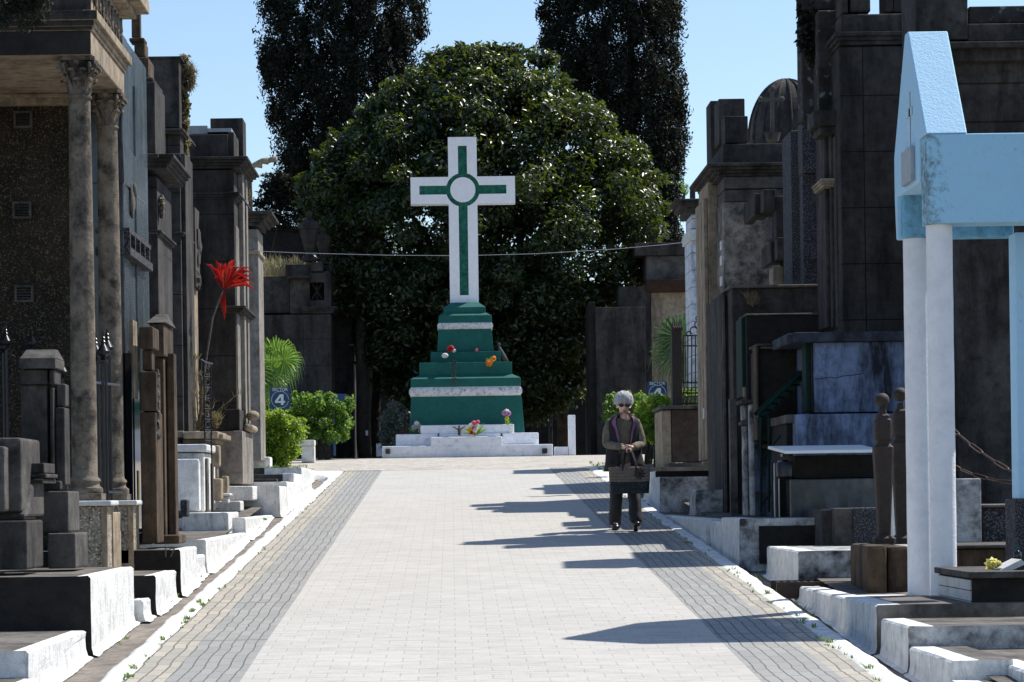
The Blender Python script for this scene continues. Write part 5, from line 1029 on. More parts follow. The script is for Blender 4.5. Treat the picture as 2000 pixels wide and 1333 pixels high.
# --- cypresses
def cypress(label, D, prof, n, per, trunk_px, ymin=-170):
    s = D / F; tx, ty = trunk_px; b = P(tx, ty, D); t = thing('cypress_tree', (b.x, D, rz(D)), label, 'tree', 'dark cypresses flanking the round tree')
    g = MB(); tt = Vector(t.location)
    for dx in (-0.35, 0.05, 0.4): limb(g, tt + Vector((dx * 0.6, dx, 0)), P(tx, 350, D) + Vector((dx * 2, 0, 0)), 0.22, 0.1, 8, 0.03)
    limb(g, P(tx, 500, D), P(tx, ymin + 60, D), 0.25, 0.03, 8, 0.02); g.build('trunk', M['bark'], t, smooth=True)
    def xx(y):
        for (a, b_) in zip(prof, prof[1:]):
            if a[0] <= y <= b_[0]: q = (y - a[0]) / (b_[0] - a[0]); return a[1] + q * (b_[1] - a[1]), a[2] + q * (b_[2] - a[2])
        return prof[-1][1:]
    cl = []; ys = [p_[0] for p_ in prof]
    for k in range(n):
        y = rng.uniform(ys[0], ys[-1]); xl, xr = xx(y); xl += 26 * mnoise.noise(Vector((y / 22, tx, 0))); xr += 26 * mnoise.noise(Vector((y / 20, tx + 5, 0))); hw = (xr - xl) / 2; u_ = rng.uniform(-1, 1)
        r_ = rng.uniform(0.16, 0.36); x = (xl + xr) / 2 + (hw - r_ / s * 0.6) * u_; c = P(x, y, D); c.y -= hw * s * 0.9 * math.sqrt(max(0, 1 - u_ * u_)) * rng.uniform(-0.3, 1.0); cl.append((c, (r_, r_, r_ * rng.uniform(1.3, 2.4))))
    crown('crown', cl, per, M['cyp'], t, 0.12, 0.045, 0.5, 0.0, 0.9, inner=0.2); return t
cypress('broad dark cypress rising past the top of the frame, left of the cross', 72, [(-190, 640, 700), (-120, 560, 800), (-40, 520, 838), (40, 500, 842), (110, 500, 815), (180, 512, 830), (250, 528, 830), (330, 538, 800), (400, 560, 760), (470, 600, 720), (540, 640, 700)], 1200, 130, (690, 890))
cypress('slim dark brownish cypress rising past the top of the frame, right of the cross', 74, [(-190, 1160, 1220), (-120, 1090, 1280), (-40, 1052, 1322), (40, 1050, 1332), (110, 1056, 1334), (180, 1085, 1338), (250, 1120, 1340), (330, 1150, 1338), (400, 1190, 1318), (450, 1230, 1336), (490, 1270, 1320)], 1100, 130, (1230, 890))
# trunks of dead trees left of the cross
for px, D, r_, lb in ((712, 61.5, 0.17, 'thick dark trunk with a small white tag, left of the cross steps'), (738, 63, 0.13, 'thinner leaning brown trunk right beside the thick dark one')):
    t = thing('tree_trunk', (P(px, 890, D).x, D, rz(D)), lb, 'tree'); g = MB(); limb(g, t.location, P(px - (0 if px < 720 else 14), 430, D), r_, r_ * 0.6, 10, 0.03); limb(g, P(px, 560, D), P(px - 60, 430, D), r_ * .5, 0.04); g.build('trunk', M['bark'], t, smooth=True)
    cl = [(P(px - 30 + rng.uniform(-50, 50), rng.uniform(440, 640), D + 0.8), (0.4, 0.4, 0.5)) for k in range(24)]; crown('crown', cl, 110, M['tree'], t, 0.15, 0.075)
    if px < 720: g = MB(); g.pb(714, 841, 719, 851, D - r_ - 0.03, 0.02); g.build('tag', M['marble'], t)
# small conifer upper left, weed trees
t = thing('small_conifer', (P(535, 890, 64).x, 64, rz(64)), 'small feathery dark conifer left of the broad cypress, above the pale pillar tomb', 'tree')
g = MB(); limb(g, t.location, P(540, 340, 64), 0.12, 0.02); g.build('trunk', M['bark'], t)
cl = [];
for k in range(60): y = rng.uniform(340, 450); w_ = 12 + (y - 340) * 0.42; cl.append((P(545 + rng.uniform(-w_, w_), y, 64), (0.34, 0.3, 0.08)))
crown('crown', cl, 60, M['cyp'], t, 0.16, 0.045, 0.2, 0.0)
t = thing('street_lamp', (P(505, 890, 58).x, 58, rz(58)), 'pole with small white lamp heads above the pale pillar tomb, left', 'lamp')
g = MB(); g.tube([t.location, P(487, 330, 58)], 0.05, 8); g.tube([P(487, 334, 58), P(498, 320, 58), P(520, 312, 58)], 0.04, 6); g.build('pole', M['greyst'], t)
g = MB(); 
for (x0, x1, y) in ((488, 512, 322), (500, 524, 315), (520, 540, 312)): g.tube([P(x0, y + 5, 58), P((x0 + x1) / 2, y, 58), P(x1, y, 58)], [0.05, 0.07, 0.09], 8)
g.build('lamp_head', M['tan'], t, smooth=True)
# --- hedges
def bush(name, label, prof, D, depth, mat, n, per, L, W, stem=None, stems=None, group=None):
    ys = [p_[0] for p_ in prof]; y1 = ys[-1]; xm = (prof[-1][1] + prof[-1][2]) / 2; b = P(xm, y1 + 5, D); t = thing(name, (b.x, D, rz(D)), label, 'bush', group); s = D / F
    def xx(y):
        for (a, b_) in zip(prof, prof[1:]):
            if a[0] <= y <= b_[0]: q = (y - a[0]) / (b_[0] - a[0]); return a[1] + q * (b_[1] - a[1]), a[2] + q * (b_[2] - a[2])
        return prof[-1][1:]
    cl = []
    for k in range(n):
        y = rng.uniform(ys[0], y1); xl, xr = xx(y); hw = (xr - xl) / 2; r_ = rng.uniform(0.08, 0.16); u_ = rng.uniform(-1, 1)
        c = P((xl + xr) / 2 + (hw - r_ / s * 0.7) * u_, y + r_ / s * 0.5, D); c.y += depth * math.sqrt(1 - 0.8 * u_ * u_) * rng.uniform(-1, 1); cl.append((c, (r_, r_, r_)))
    crown('foliage', cl, per, mat, t, L, W, 0.5, -0.4, inner=0.3)
    if stems:
        g = MB()
        for k in range(stems): limb(g, Vector(t.location) + Vector((rng.uniform(-.15, .15), 0, 0)), P(rng.uniform(prof[1][1] + 15, prof[1][2] - 15), (ys[0] + y1) / 2, D), 0.025, 0.01, 5)
        g.build('stem', M['bark'], t)
    return t
bush('clipped_bush', 'bright yellow green clipped bush beside the stepped mausoleum, left of the plaza', [(803, 480, 578), (810, 480, 592), (830, 480, 600), (862, 484, 594), (885, 496, 580), (905, 520, 560)], 49, 0.5, M['hedge'], 210, 90, 0.06, 0.035, stems=5)
bush('clipped_bush', 'darker green clipped bush behind the bright one, with bare lower stems, left', [(768, 484, 684), (780, 484, 692), (805, 484, 693), (830, 550, 688), (852, 590, 678)], 53, 0.6, M['hedged'], 190, 90, 0.07, 0.04, stems=9)
bush('clipped_bush', 'bright green bush behind the woman, left of the low brown wall', [(775, 1262, 1305), (795, 1235, 1325), (820, 1226, 1325), (842, 1232, 1310), (852, 1250, 1300)], 47.5, 0.5, M['hedge'], 110, 90, 0.06, 0.035, stems=6)
bush('clipped_bush', 'bright green bush behind the iron fence at the right', [(762, 1325, 1400), (785, 1322, 1402), (800, 1322, 1402)], 46, 0.4, M['hedge'], 80, 90, 0.06, 0.035, stems=4)
bush('clipped_bush', 'dark green bush between the big tree and the sector sign, right', [(762, 1190, 1262), (790, 1175, 1262), (830, 1180, 1240)], 57, 0.5, M['hedged'], 60, 90, 0.07, 0.04, stems=5)
bush('grey_shrub', 'greyish loose shrub in shade left of the cross steps', [(785, 745, 790), (820, 738, 800), (870, 740, 800), (888, 745, 795)], 58.5, 0.5, leafmat('greyish_leaf', [(0.06, 0.08, 0.07), (0.12, 0.14, 0.13)], (0.2, 0.25, 0.1), 0.25, 0.5), 60, 70, 0.09, 0.04, stems=4)
# --- fan palms
def fan_palm(label, D, crown_px, fans, scale, pmat='palm'):
    c = P(crown_px[0], crown_px[1], D); t = thing('fan_palm', (c.x, D, rz(D)), label, 'palm'); g = MB(); g.tube([t.location, c + Vector((0, 0, -0.05))], [0.14, 0.11], 10); g.build('trunk', M['bark'], t, smooth=True)
    for (hx, hy, ang, rad, dd) in fans:
        g = MB(); h = P(hx, hy, D) + Vector((0, dd, 0)); g.tube([c, (c + h) / 2 + Vector((0, 0, 0.05)), h], [0.012, 0.01, 0.008], 5); n = 30
        for k in range(n):
            a = ang + (k / (n - 1) - 0.5) * 4.2; L = rad * (0.85 + 0.2 * rng.random()) * (1 - 0.12 * abs(k / (n - 1) - 0.5)); d = Vector((math.cos(a), -0.25 + 0.1 * rng.random(), math.sin(a))); sd_ = Vector((-math.sin(a), 0.5, math.cos(a))) * 0.018
            p1 = h + d * L * 0.45; p2 = h + d * L * 0.75 + Vector((0, -0.02, -0.08 * L)); p3 = p2 + Vector((d.x * L * 0.13, -0.05, -0.50 * L * (0.5 + 0.9 * rng.random())))
            fold = Vector((0, -0.02, 0)) * (1 if k % 2 else -1)
            g.add([h, p1 + sd_ + fold, p2 + sd_ * 0.7, p3, p2 - sd_ * 0.7, p1 - sd_ - fold], [(0, 1, 5), (1, 2, 4, 5), (2, 3, 4)])
        g.build('frond', M[pmat], t)
    return t
fan_palm('sunlit drooping fan palm beside the stepped mausoleum, left above the hedge', 51.2, (470, 740), [(480, 722, 0.4, 0.85, -0.2), (505, 715, 1.0, 0.8, 0.1), (538, 695, 0.6, 0.62, 0.2), (478, 668, 1.2, 0.6, -0.1), (556, 705, 0.0, 0.5, -0.3), (505, 745, -0.6, 0.6, 0.0), (530, 730, 0.1, 0.6, -0.1)], 1)
fan_palm('fan palm with stiff pleated leaves behind the iron fence, right', 48, (1352, 735), [(1322, 660, 2.0, 0.66, -0.2), (1318, 690, 2.9, 0.62, 0.0), (1355, 645, 1.2, 0.5, 0.2), (1372, 720, 0.3, 0.45, -0.1), (1345, 715, -2.4, 0.5, -0.1), (1366, 690, 0.9, 0.5, 0.0)], 1, 'palmd')
# --- red cordyline
t = thing('red_plant', (P(398, 842, 32).x, 32, P(398, 842, 32).z), 'tall bare stemmed plant with a tuft of long red leaves, left of the road', 'plant')
g = MB(); g.tube([P(x, y, 32) for x, y in ((384, 842), (392, 800), (397, 740), (404, 690), (415, 620), (428, 585), (436, 568))], [0.016] * 6 + [0.01], 6); g.build('stem', M['conc'], t, smooth=True)
g = MB()
rr = random.Random(3); c0 = P(437, 566, 32)
tips = [(403, 517), (421, 509), (430, 512), (425, 520), (452, 505), (462, 508), (470, 520), (475, 538), (489, 522), (494, 530), (493, 540), (487, 545), (497, 553), (493, 564), (485, 553), (478, 556), (442, 515), (455, 528), (465, 548), (413, 530), (420, 540), (440, 530), (448, 540), (470, 552), (480, 535), (458, 515), (438, 626), (431, 600)]
tips += [(x + rr.uniform(-8, 8), y + rr.uniform(-4, 14)) for x, y in tips[3:26:2]]
for i, (x, y) in enumerate(tips):
    e_ = P(x, y, 32) + Vector((0, rr.uniform(-0.25, 0.25), 0)); d = e_ - c0; L = d.length; up_ = Vector((0, 0, 0.18 * L if y < 590 else 0)); sd_ = d.cross(Vector((0, 1, 0.3 * rr.uniform(-1, 1)))).normalized() * 0.022 * rr.uniform(0.75, 1.15)
    p = [c0, c0 + d * 0.35 + up_ * 0.8, c0 + d * 0.7 + up_, e_]; m1 = Vector((0, 0.015, -0.004))
    g.add([p[0] + sd_ * 0.2, p[0] - sd_ * 0.2, p[1] + sd_, p[1] + m1, p[1] - sd_, p[2] + sd_ * 0.9, p[2] + m1, p[2] - sd_ * 0.9, p[3]], [(0, 2, 3, 1), (1, 3, 4), (2, 5, 6, 3), (3, 6, 7, 4), (5, 8, 6), (6, 8, 7)])
g.build('leaf_tuft', M['red'], t)
# --- dry stems, weeds
def tuft(mb, base, n, h, spread, w_=0.008, up=1.0):
    for k in range(n):
        a = rng.uniform(0, 2 * math.pi); q = rng.random(); H = h * rng.uniform(0.5, 1); d = Vector((math.cos(a) * spread * q, math.sin(a) * spread * q * 0.6, H)); s_ = Vector((-math.sin(a), math.cos(a) * 0.3, 0)) * w_
        b = Vector(base) + Vector((rng.uniform(-.5, .5) * spread * 0.6, rng.uniform(-.5, .5) * spread * 0.6, 0)); m_ = b + d * 0.55 + Vector((0, 0, H * 0.12)); e_ = b + d
        mb.add([b - s_, b + s_, m_ + s_ * 0.8, e_, m_ - s_ * 0.8], [(0, 1, 2, 4), (4, 2, 3)])
def bx(a, k): return a[k]
g = MB()
for px, y in ((388, 1172), (395, 1178), (375, 1190), (365, 1205), (360, 1212), (318, 1245), (262, 1300), (247, 1318), (452, 1050), (518, 1012)): D = F * 1.82 / (y - 721); p_ = P(px, y, D); p_.z = rz(D) + 0.01; tuft(g, p_, int(rng.uniform(6, 26)), 0.04, 0.06, 0.004)
for px, y in ((1338, 1030), (1345, 1034)): D = 26.3; p_ = P(px, 1040, D); p_.z = rz(D) - 0.09; tuft(g, p_, 60, 0.13, 0.1, 0.006)
for px, y in ((1608, 1262), (1620, 1268), (1698, 1320), (1590, 1238), (1570, 1225), (1560, 1215), (1440, 1130), (1432, 1122), (1384, 1085), (1240, 1000), (1250, 1010), (1228, 1018), (1282, 1030), (1500, 1170)): D = F * 1.82 / (y - 721); p_ = P(px, y, D); p_.z = rz(D) + 0.01; tuft(g, p_, int(rng.uniform(4, 22)), 0.04, 0.08, 0.004)
for k in range(150):
    y = rng.uniform(12, 46); sd_ = rng.choice([-1, 1]); x = (inL(y) + rng.uniform(-.01, .04)) if sd_ < 0 else (inR(y) - rng.uniform(-.01, .04)); tuft(g, (x, y, rz(y) + 0.005), 5, 0.025, 0.03, 0.004)
for k in range(50):
    y = rng.uniform(14, 45); sd_ = rng.choice([-1, 1]); x = -2.36 if sd_ < 0 else 2.72; tuft(g, (x, y, rz(y) - 0.09), 7, 0.04, 0.05, 0.004)
for px, py, D in ((430, 1135, 20.4),): pass
o = g.build('weeds', M['grass']); tag(o, 'small green weeds and grass tufts growing along the kerb joints', 'weeds', None, 'stuff')
g = MB()
for k in range(160): x = rng.uniform(-4.6, -2.6); y = rng.uniform(44, 46.6); tuft(g, (x, y, rz(y) + 0.1), 4, 0.05, 0.06, 0.005)
for k in range(260): x = rng.uniform(2.6, 4.8); y = rng.uniform(44.5, 48.5); tuft(g, (x, y, rz(y) + 0.0), 5, 0.07, 0.08, 0.006)
o = g.build('grass', M['grass']); tag(o, 'short grass at the far ends of both kerbs by the plaza', 'grass', None, 'stuff')
g = MB(); 
for k in range(420): b = P(rng.uniform(508, 592), 537, 62); b.y = 62 + rng.uniform(0, 1.5); tuft(g, b, 2, rng.uniform(0.25, 0.65), 0.4, 0.012)
o = g.build('dry_grass', M['dryg']); tag(o, 'tall dry straw coloured grass growing on the wall left of the urns', 'dry grass', None, 'stuff')
def drybush(label, base, pts_, n, h, mat=M['dry'], name='dry_shrub'):
    t = thing(name, base, label, 'shrub'); g = MB()
    for k in range(n):
        a = rng.uniform(-1.1, 1.1); d = Vector((math.sin(a) * 0.6, rng.uniform(-.3, .3), math.cos(a))) * h * rng.uniform(0.4, 1); g.tube([Vector(base), Vector(base) + d * 0.5 + Vector((0, 0, 0.03)), Vector(base) + d], 0.005, 4)
        for q in range(6): tuft(g, Vector(base) + d * rng.uniform(0.3, 1), 3, 0.10, 0.12, 0.005)
    g.build('twigs', mat, t); return t
drybush('dry grassy shrub behind the iron rail, below the red plant', P(388, 842, 31.9), None, 14, 1.0)
drybush('thin dry twiggy weed on the altar tomb edge right of the iron rail', P(418, 841, 32.3), None, 5, 0.25)
drybush('dry hanging weeds on the road side of the stepped mausoleum cornice', P(474, 405, 35.2), None, 14, 0.45)
drybush('small shaggy plant growing on the flat topped dark tomb face', P(1470, 580, 30.3) + Vector((0, 0, -0.12)), None, 10, 0.22)
drybush('thin green weed growing on the cornice above the bluish white pillar', P(1336, 388, 46.3), None, 6, 0.4, M['hedged'])
# ivy
t = tag(crown('ivy', [(P(358 - 2 + rng.uniform(-4, 6), y, 32.0), (0.07, 0.1, 0.09)) for y in range(118, 315, 5)], 70, M['dry'], None, 0.07, 0.045, inner=0.2), 'dead brown ivy clinging to the edge of the tall dark mausoleum, left', 'ivy')
t2 = crown('ivy', [(P(370 + rng.uniform(-3, 5), y, 32.0), (0.06, 0.1, 0.05)) for y in range(130, 175, 3)], 24, M['dry'], t, 0.16, 0.012, inner=0.2, droop=0.8); t2.name = 'hanging_twigs'
g = tag(crown('ivy', [(P(1585 + rng.uniform(-16, 18), y, 29.2), (0.12, 0.1, 0.12)) for y in range(-60, 120, 5)], 60, M['cyp'], None, 0.07, 0.05, inner=0.2), 'dark ivy over the upper facade edge of the coursed mausoleum, right', 'ivy')
# overhanging dark branch top left
t = thing('overhanging_branch', P(-60, -40, 16), 'dark out of focus conifer branch hanging into the top left corner', 'branch')
g = MB(); limb(g, P(-90, -60, 16), P(70, 20, 16), 0.03, 0.008); g.build('twig', M['bark'], t)
crown('needles', [(P(rng.uniform(-30, 85), rng.uniform(-50, 45), 16 + rng.uniform(-.2, .2)), (0.07, 0.1, 0.07)) for k in range(60)], 130, M['cyp'], t, 0.035, 0.008, inner=0.1)
# overhead wire
g = MB(); pts = [(440, 488), (475, 490), (600, 495), (760, 499), (900, 500), (1050, 496), (1200, 487), (1300, 478), (1380, 469), (1440, 462)]
g.tube([P(x, y, 57.6) for x, y in pts], 0.0056, 5); solo(g, 'overhead_wire', [M['zinc']], 'thin pale wire strung across in front of the trees and behind the cross', 'wire')
# sector signs
def sector(px, py, D, label):
    b = P(px, py + 60, D); t = thing('sector_sign', (b.x, D, rz(D)), label, 'sign', 'blue sector signs'); s = D / F; c = P(px, py, D); w_ = 19.5 * s; h_ = 21.5 * s; r_ = 4 * s
    pts = []
    for (sx, sz, a0) in ((1, -1, -90), (1, 1, 0), (-1, 1, 90), (-1, -1, 180)):
        for k in range(5): a = R(a0 + k * 22.5); pts.append((c.x + sx * (w_ - r_) + r_ * math.cos(a), c.z + sz * (h_ - r_) + r_ * math.sin(a)))
    n = len(pts); g = MB(); g.add([(x, D, z) for x, z in pts] + [(x, D + 0.012, z) for x, z in pts], [tuple(range(n)), tuple(range(2 * n - 1, n - 1, -1))] + [(i, i + n, (i + 1) % n + n, (i + 1) % n) for i in range(n)]); g.build('plate', M['sign'], t, normals=True)
    g = MB(); g.tube([(c.x, D + 0.04, rz(D)), (c.x, D + 0.04, c.z)], 0.025, 8); g.build('post', M['sign'], t)
    g = MB(); cr_ = 16.5 * s; g.tube([(c.x + cr_ * math.cos(k * math.pi / 20), D - 0.004, c.z - 2.5 * s + cr_ * math.sin(k * math.pi / 20)) for k in range(40) if not (8 < k < 12)], 0.5 * s, 4); g.build('ring', M['signw'], t)
    q4 = lambda L: [(c.x + (x_ - 0.5) * 20 * s, c.z - 2.5 * s + (z_ - 0.5) * 21 * s) for x_, z_ in L]; curve_plate('numeral', q4([(.58, 0), (.58, .2), (0, .2), (0, .38), (.5, 1), (.84, 1), (.84, .38), (1, .38), (1, .2), (.84, .2), (.84, 0)]), [q4([(.58, .38), (.58, .74), (.27, .38)])], D - 0.01, D - 0.002, M['signw'], t); text_mesh('SECTOR', 8.2 * s, M['signw'], t, (c.x, D - 0.006, c.z + 17 * s), 'lettering', 0.002, bold=0.05 * s)
sector(547, 778.5, 49.75, 'blue sector 4 sign partly behind palm and hedge, left'); sector(1284, 766.5, 48.6, 'blue sector 4 sign behind the woman, right')
mass('teal_box', 'small teal box on a blue post behind the left hedge', 'box', [('box', M['sign'], [(655, 770, 676, 784, 56, 0.2)]), ('post', M['sign'], [(651, 785, 655, 890, 56.1, 0.05)])])
mass('concrete_bench', 'white concrete bench end behind the bright bush, left', 'bench', [('seat', M['white'], [(555, 860, 614, 871, 50.8, 0.5)]), ('leg', M['white'], [(589, 871.5, 614, 903, 50.85, 0.4)])], bev=0.01)
mass('white_block', 'whitewashed block under the bright bush, left', 'block', [('block', M['white'], [(480, 893, 528, 918, 47.8, 0.6)])], bev=0.03)
mass('bin_post', 'dark green cylindrical bin beside the low brown wall, behind the woman', 'bin', [('body', M['greenm'], [(1277, 872, 1292, 915, 44.5, 0.15)])], bev=0.02)
# low dim shapes beyond the plaza under the trees
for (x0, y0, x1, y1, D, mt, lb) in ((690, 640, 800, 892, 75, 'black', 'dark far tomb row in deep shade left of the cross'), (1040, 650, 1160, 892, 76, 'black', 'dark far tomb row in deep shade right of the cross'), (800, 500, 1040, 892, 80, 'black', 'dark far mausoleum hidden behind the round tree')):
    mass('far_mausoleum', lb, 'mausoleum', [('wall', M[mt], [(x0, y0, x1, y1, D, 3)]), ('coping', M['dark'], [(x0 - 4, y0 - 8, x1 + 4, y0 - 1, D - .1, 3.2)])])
mass('far_posts', 'pale thin pillar of a shaded tomb right of the cross', 'pillar', [('pillar', M['greyst'], [(1072, 770, 1079, 892, 64, 0.3), (1145, 770, 1152, 892, 63, 0.3)]), ('door', M['brown'], [(1090, 780, 1110, 892, 65, 0.3)])])
mass('brown_far_tomb', 'low brown tomb in shade between grey shrub and cross steps', 'tomb', [('body', M['brown'], [(770, 828, 800, 870, 59.5, 0.8)]), ('base', M['stepw'], [(735, 866, 775, 892, 59.2, 0.8)])])
# litter on the paving
g = MB()
for k in range(60): y = rng.uniform(13, 44); x = rng.uniform(-2.0, 2.4); a = rng.uniform(0, 3); L = rng.uniform(0.008, 0.022); z = rz(y) + 0.014; g.add([(x, y, z), (x + L * math.cos(a), y + L * math.sin(a), z + 0.006), (x + L * 0.3, y + L, z + 0.004)], [(0, 1, 2)])
o = g.build('leaf_litter', M['dry']); tag(o, 'tiny dry leaf litter scattered over the road', 'litter', None, 'stuff')
# ------------------------------------------------------------------ the walking woman
DW = 28.6; ox = P(1221, 1036, DW).x; oz = rz(DW); WO = Vector((ox, DW, oz))
W = thing('person', WO, 'white haired woman in sunglasses, olive sweater and dark vest, walking with a handbag', 'person')
W_ = lambda p: WO + Vector(p)
def skin(name, verts, edges, mat, parent, root=0, sub=2, smooth=True):
    """verts: (x,y,z,rx,ry)"""
    me = bpy.data.meshes.new(name); me.from_pydata([v[:3] for v in verts], edges, []); o = bpy.data.objects.new(name, me); col.objects.link(o)
    m1 = o.modifiers.new('s', 'SKIN'); m1.use_smooth_shade = True; m1.branch_smoothing = 0.3
    m2 = o.modifiers.new('u', 'SUBSURF'); m2.levels = sub; m2.render_levels = sub
    for i, v in enumerate(verts):
        sv = me.skin_vertices[0].data[i]; sv.radius = (v[3], v[4] if len(v) > 4 else v[3]); sv.use_root = (i == root)
    bpy.context.view_layer.update()
    nm = bpy.data.meshes.new_from_object(o.evaluated_get(bpy.context.evaluated_depsgraph_get())); nm.name = name
    bpy.data.objects.remove(o); nm.materials.clear(); nm.materials.append(mat)
    nm.polygons.foreach_set('use_smooth', [True] * len(nm.polygons))
    r = bpy.data.objects.new(name, nm); col.objects.link(r); r.parent = parent; return r
skinm = plain('skin', (0.74, 0.46, 0.36), 0.5, 0, 0.12, 20)
# joints, metres in the woman's own frame: x to viewer's right, -y towards viewer
pel = (-0.005, 0.0, 0.80); chest = (-0.01, -0.01, 1.13); neck = (0.0, -0.04, 1.27); head = (0.0, -0.075, 1.40)
shL, shR = (-0.165, -0.01, 1.20), (0.15, -0.01, 1.20)
elL, elR = (-0.205, -0.05, 0.955), (0.195, -0.05, 0.95)
haL, haR = (0.005, -0.27, 0.915), (0.055, -0.27, 0.91)
knL, knR = (-0.095, -0.02, 0.43), (0.095, -0.10, 0.45)
anL, anR = (-0.105, 0.10, 0.08), (0.11, -0.20, 0.11)
V = []; E = []
def v(p, r, r2=None): V.append((p[0], p[1], p[2], r, r2 or r)); return len(V) - 1
def lerp(a, b, t): return tuple(a[i] + (b[i] - a[i]) * t for i in range(3))
i0 = v(pel, 0.09, 0.07); i1 = v((-0.005, 0, 0.97), 0.09, 0.07); i2 = v(chest, 0.10, 0.07); i3 = v(neck, 0.05); i4 = v((0, -0.06, 1.32), 0.05); i5 = v((0, -0.075, 1.40), 0.07, 0.085); i6 = v((0, -0.06, 1.47), 0.06, 0.075)
E += [(i0, i1), (i1, i2), (i2, i3), (i3, i4), (i4, i5), (i5, i6)]
def handgeo(side, hp, wr):
    a = v(wr, 0.024, 0.02); pm = v(hp, 0.026, 0.017); E.append((a, pm)); d = -1 if side < 0 else 1
    # fingers curl down round the handles
    for k, (off, L) in enumerate(((-0.026, 0.056), (-0.009, 0.066), (0.009, 0.062), (0.025, 0.048))):
        bx_, by_, bz_ = hp[0] - d * 0.022, hp[1] - 0.012 + off * 0.6, hp[2] + off * 0.5
        f1 = v((bx_, by_ - 0.004, bz_), 0.009); f2 = v((bx_ - d * L * 0.38, by_ - 0.018, bz_ - 0.006), 0.0085); f3 = v((bx_ - d * L * 0.5, by_ - 0.012, bz_ - L * 0.45), 0.008); f4 = v((bx_ - d * L * 0.28, by_ + 0.004, bz_ - L * 0.72), 0.007)
        E.extend([(pm, f1), (f1, f2), (f2, f3), (f3, f4)])
    t1 = v((hp[0] - d * 0.004, hp[1] - 0.022, hp[2] + 0.024), 0.011); t2 = v((hp[0] - d * 0.026, hp[1] - 0.038, hp[2] + 0.022), 0.0095); t3 = v((hp[0] - d * 0.045, hp[1] - 0.04, hp[2] + 0.008), 0.008); E.extend([(pm, t1), (t1, t2), (t2, t3)]); return a
for sd_, sh, el, ha in ((-1, shL, elL, haL), (1, shR, elR, haR)):
    a = v(sh, 0.055); b = v(lerp(sh, el, 0.5), 0.045); c = v(el, 0.038); d = v(lerp(el, ha, 0.5), 0.033); wr = lerp(el, ha, 0.84); h = handgeo(sd_, ha, wr); E += [(i2, a), (a, b), (b, c), (c, d), (d, h)]
for kn, an, hx, fy in ((knL, anL, -0.075, -0.16), (knR, anR, 0.075, -0.33)):
    a = v((hx, 0, 0.74), 0.075); b = v(lerp((hx, 0, 0.74), kn, 0.55), 0.065); c = v(kn, 0.05); d = v(lerp(kn, an, 0.5), 0.042); e_ = v(an, 0.035); f_ = v((an[0], (an[1] + fy) / 2, an[2] - 0.035), 0.03); E += [(i0, a), (a, b), (b, c), (c, d), (d, e_), (e_, f_)]
skin('body', V, E, skinm, W)
# sweater: torso and sleeves
sw = stone('olive_knit', (0.22, 0.195, 0.145), (0.155, 0.138, 0.10), None, 0, 40, 0.95, 0.6, fine=180); V = []; E = []
i0 = v((-0.005, 0.0, 0.70), 0.15, 0.115); i1 = v((-0.005, 0, 1.0), 0.14, 0.10); i2 = v((0, -0.01, 1.14), 0.145, 0.1); i3 = v((0, -0.035, 1.25), 0.075, 0.07); i4 = v((0, -0.06, 1.325), 0.066, 0.066); E += [(i0, i1), (i1, i2), (i2, i3), (i3, i4)]
for sh, el, ha in ((shL, elL, haL), (shR, elR, haR)):
    a = v(sh, 0.068); b = v(lerp(sh, el, 0.5), 0.062); c = v(el, 0.056); d = v(lerp(el, ha, 0.45), 0.05); e_ = v(lerp(el, ha, 0.80), 0.042); f_ = v(lerp(el, ha, 0.84), 0.033); E += [(i2, a), (a, b), (b, c), (c, d), (d, e_), (e_, f_)]
o = skin('sweater', V, E, sw, W); 
for vv in o.data.vertices: vv.co += vv.normal * (0.006 * mnoise.noise(vv.co * 14) + 0.003 * mnoise.noise(vv.co * 40))
# trousers
V = []; E = []; i0 = v((0, 0.0, 0.80), 0.14, 0.115)
for kn, an, hx in ((knL, anL, -0.08), (knR, anR, 0.08)):
    a = v((hx, 0, 0.70), 0.095); b = v(lerp((hx, 0, 0.70), kn, 0.6), 0.086); c = v(kn, 0.082); d = v(lerp(kn, an, 0.6), 0.078); e_ = v((an[0], an[1] - 0.01, an[2] + 0.005), 0.078); f_ = v((an[0], an[1] - 0.015, an[2] - 0.04), 0.072); E += [(i0, a), (a, b), (b, c), (c, d), (d, e_), (e_, f_)]
o = skin('trousers', V, E, plain('black_trousers', (0.016, 0.015, 0.018), 0.7, 0, 0.3, 8, 0.2), W)
for vv in o.data.vertices: vv.co += vv.normal * (0.010 * mnoise.noise(vv.co * Vector((9, 9, 6)) if False else Vector((vv.co.x * 9, vv.co.y * 9, vv.co.z * 14))))
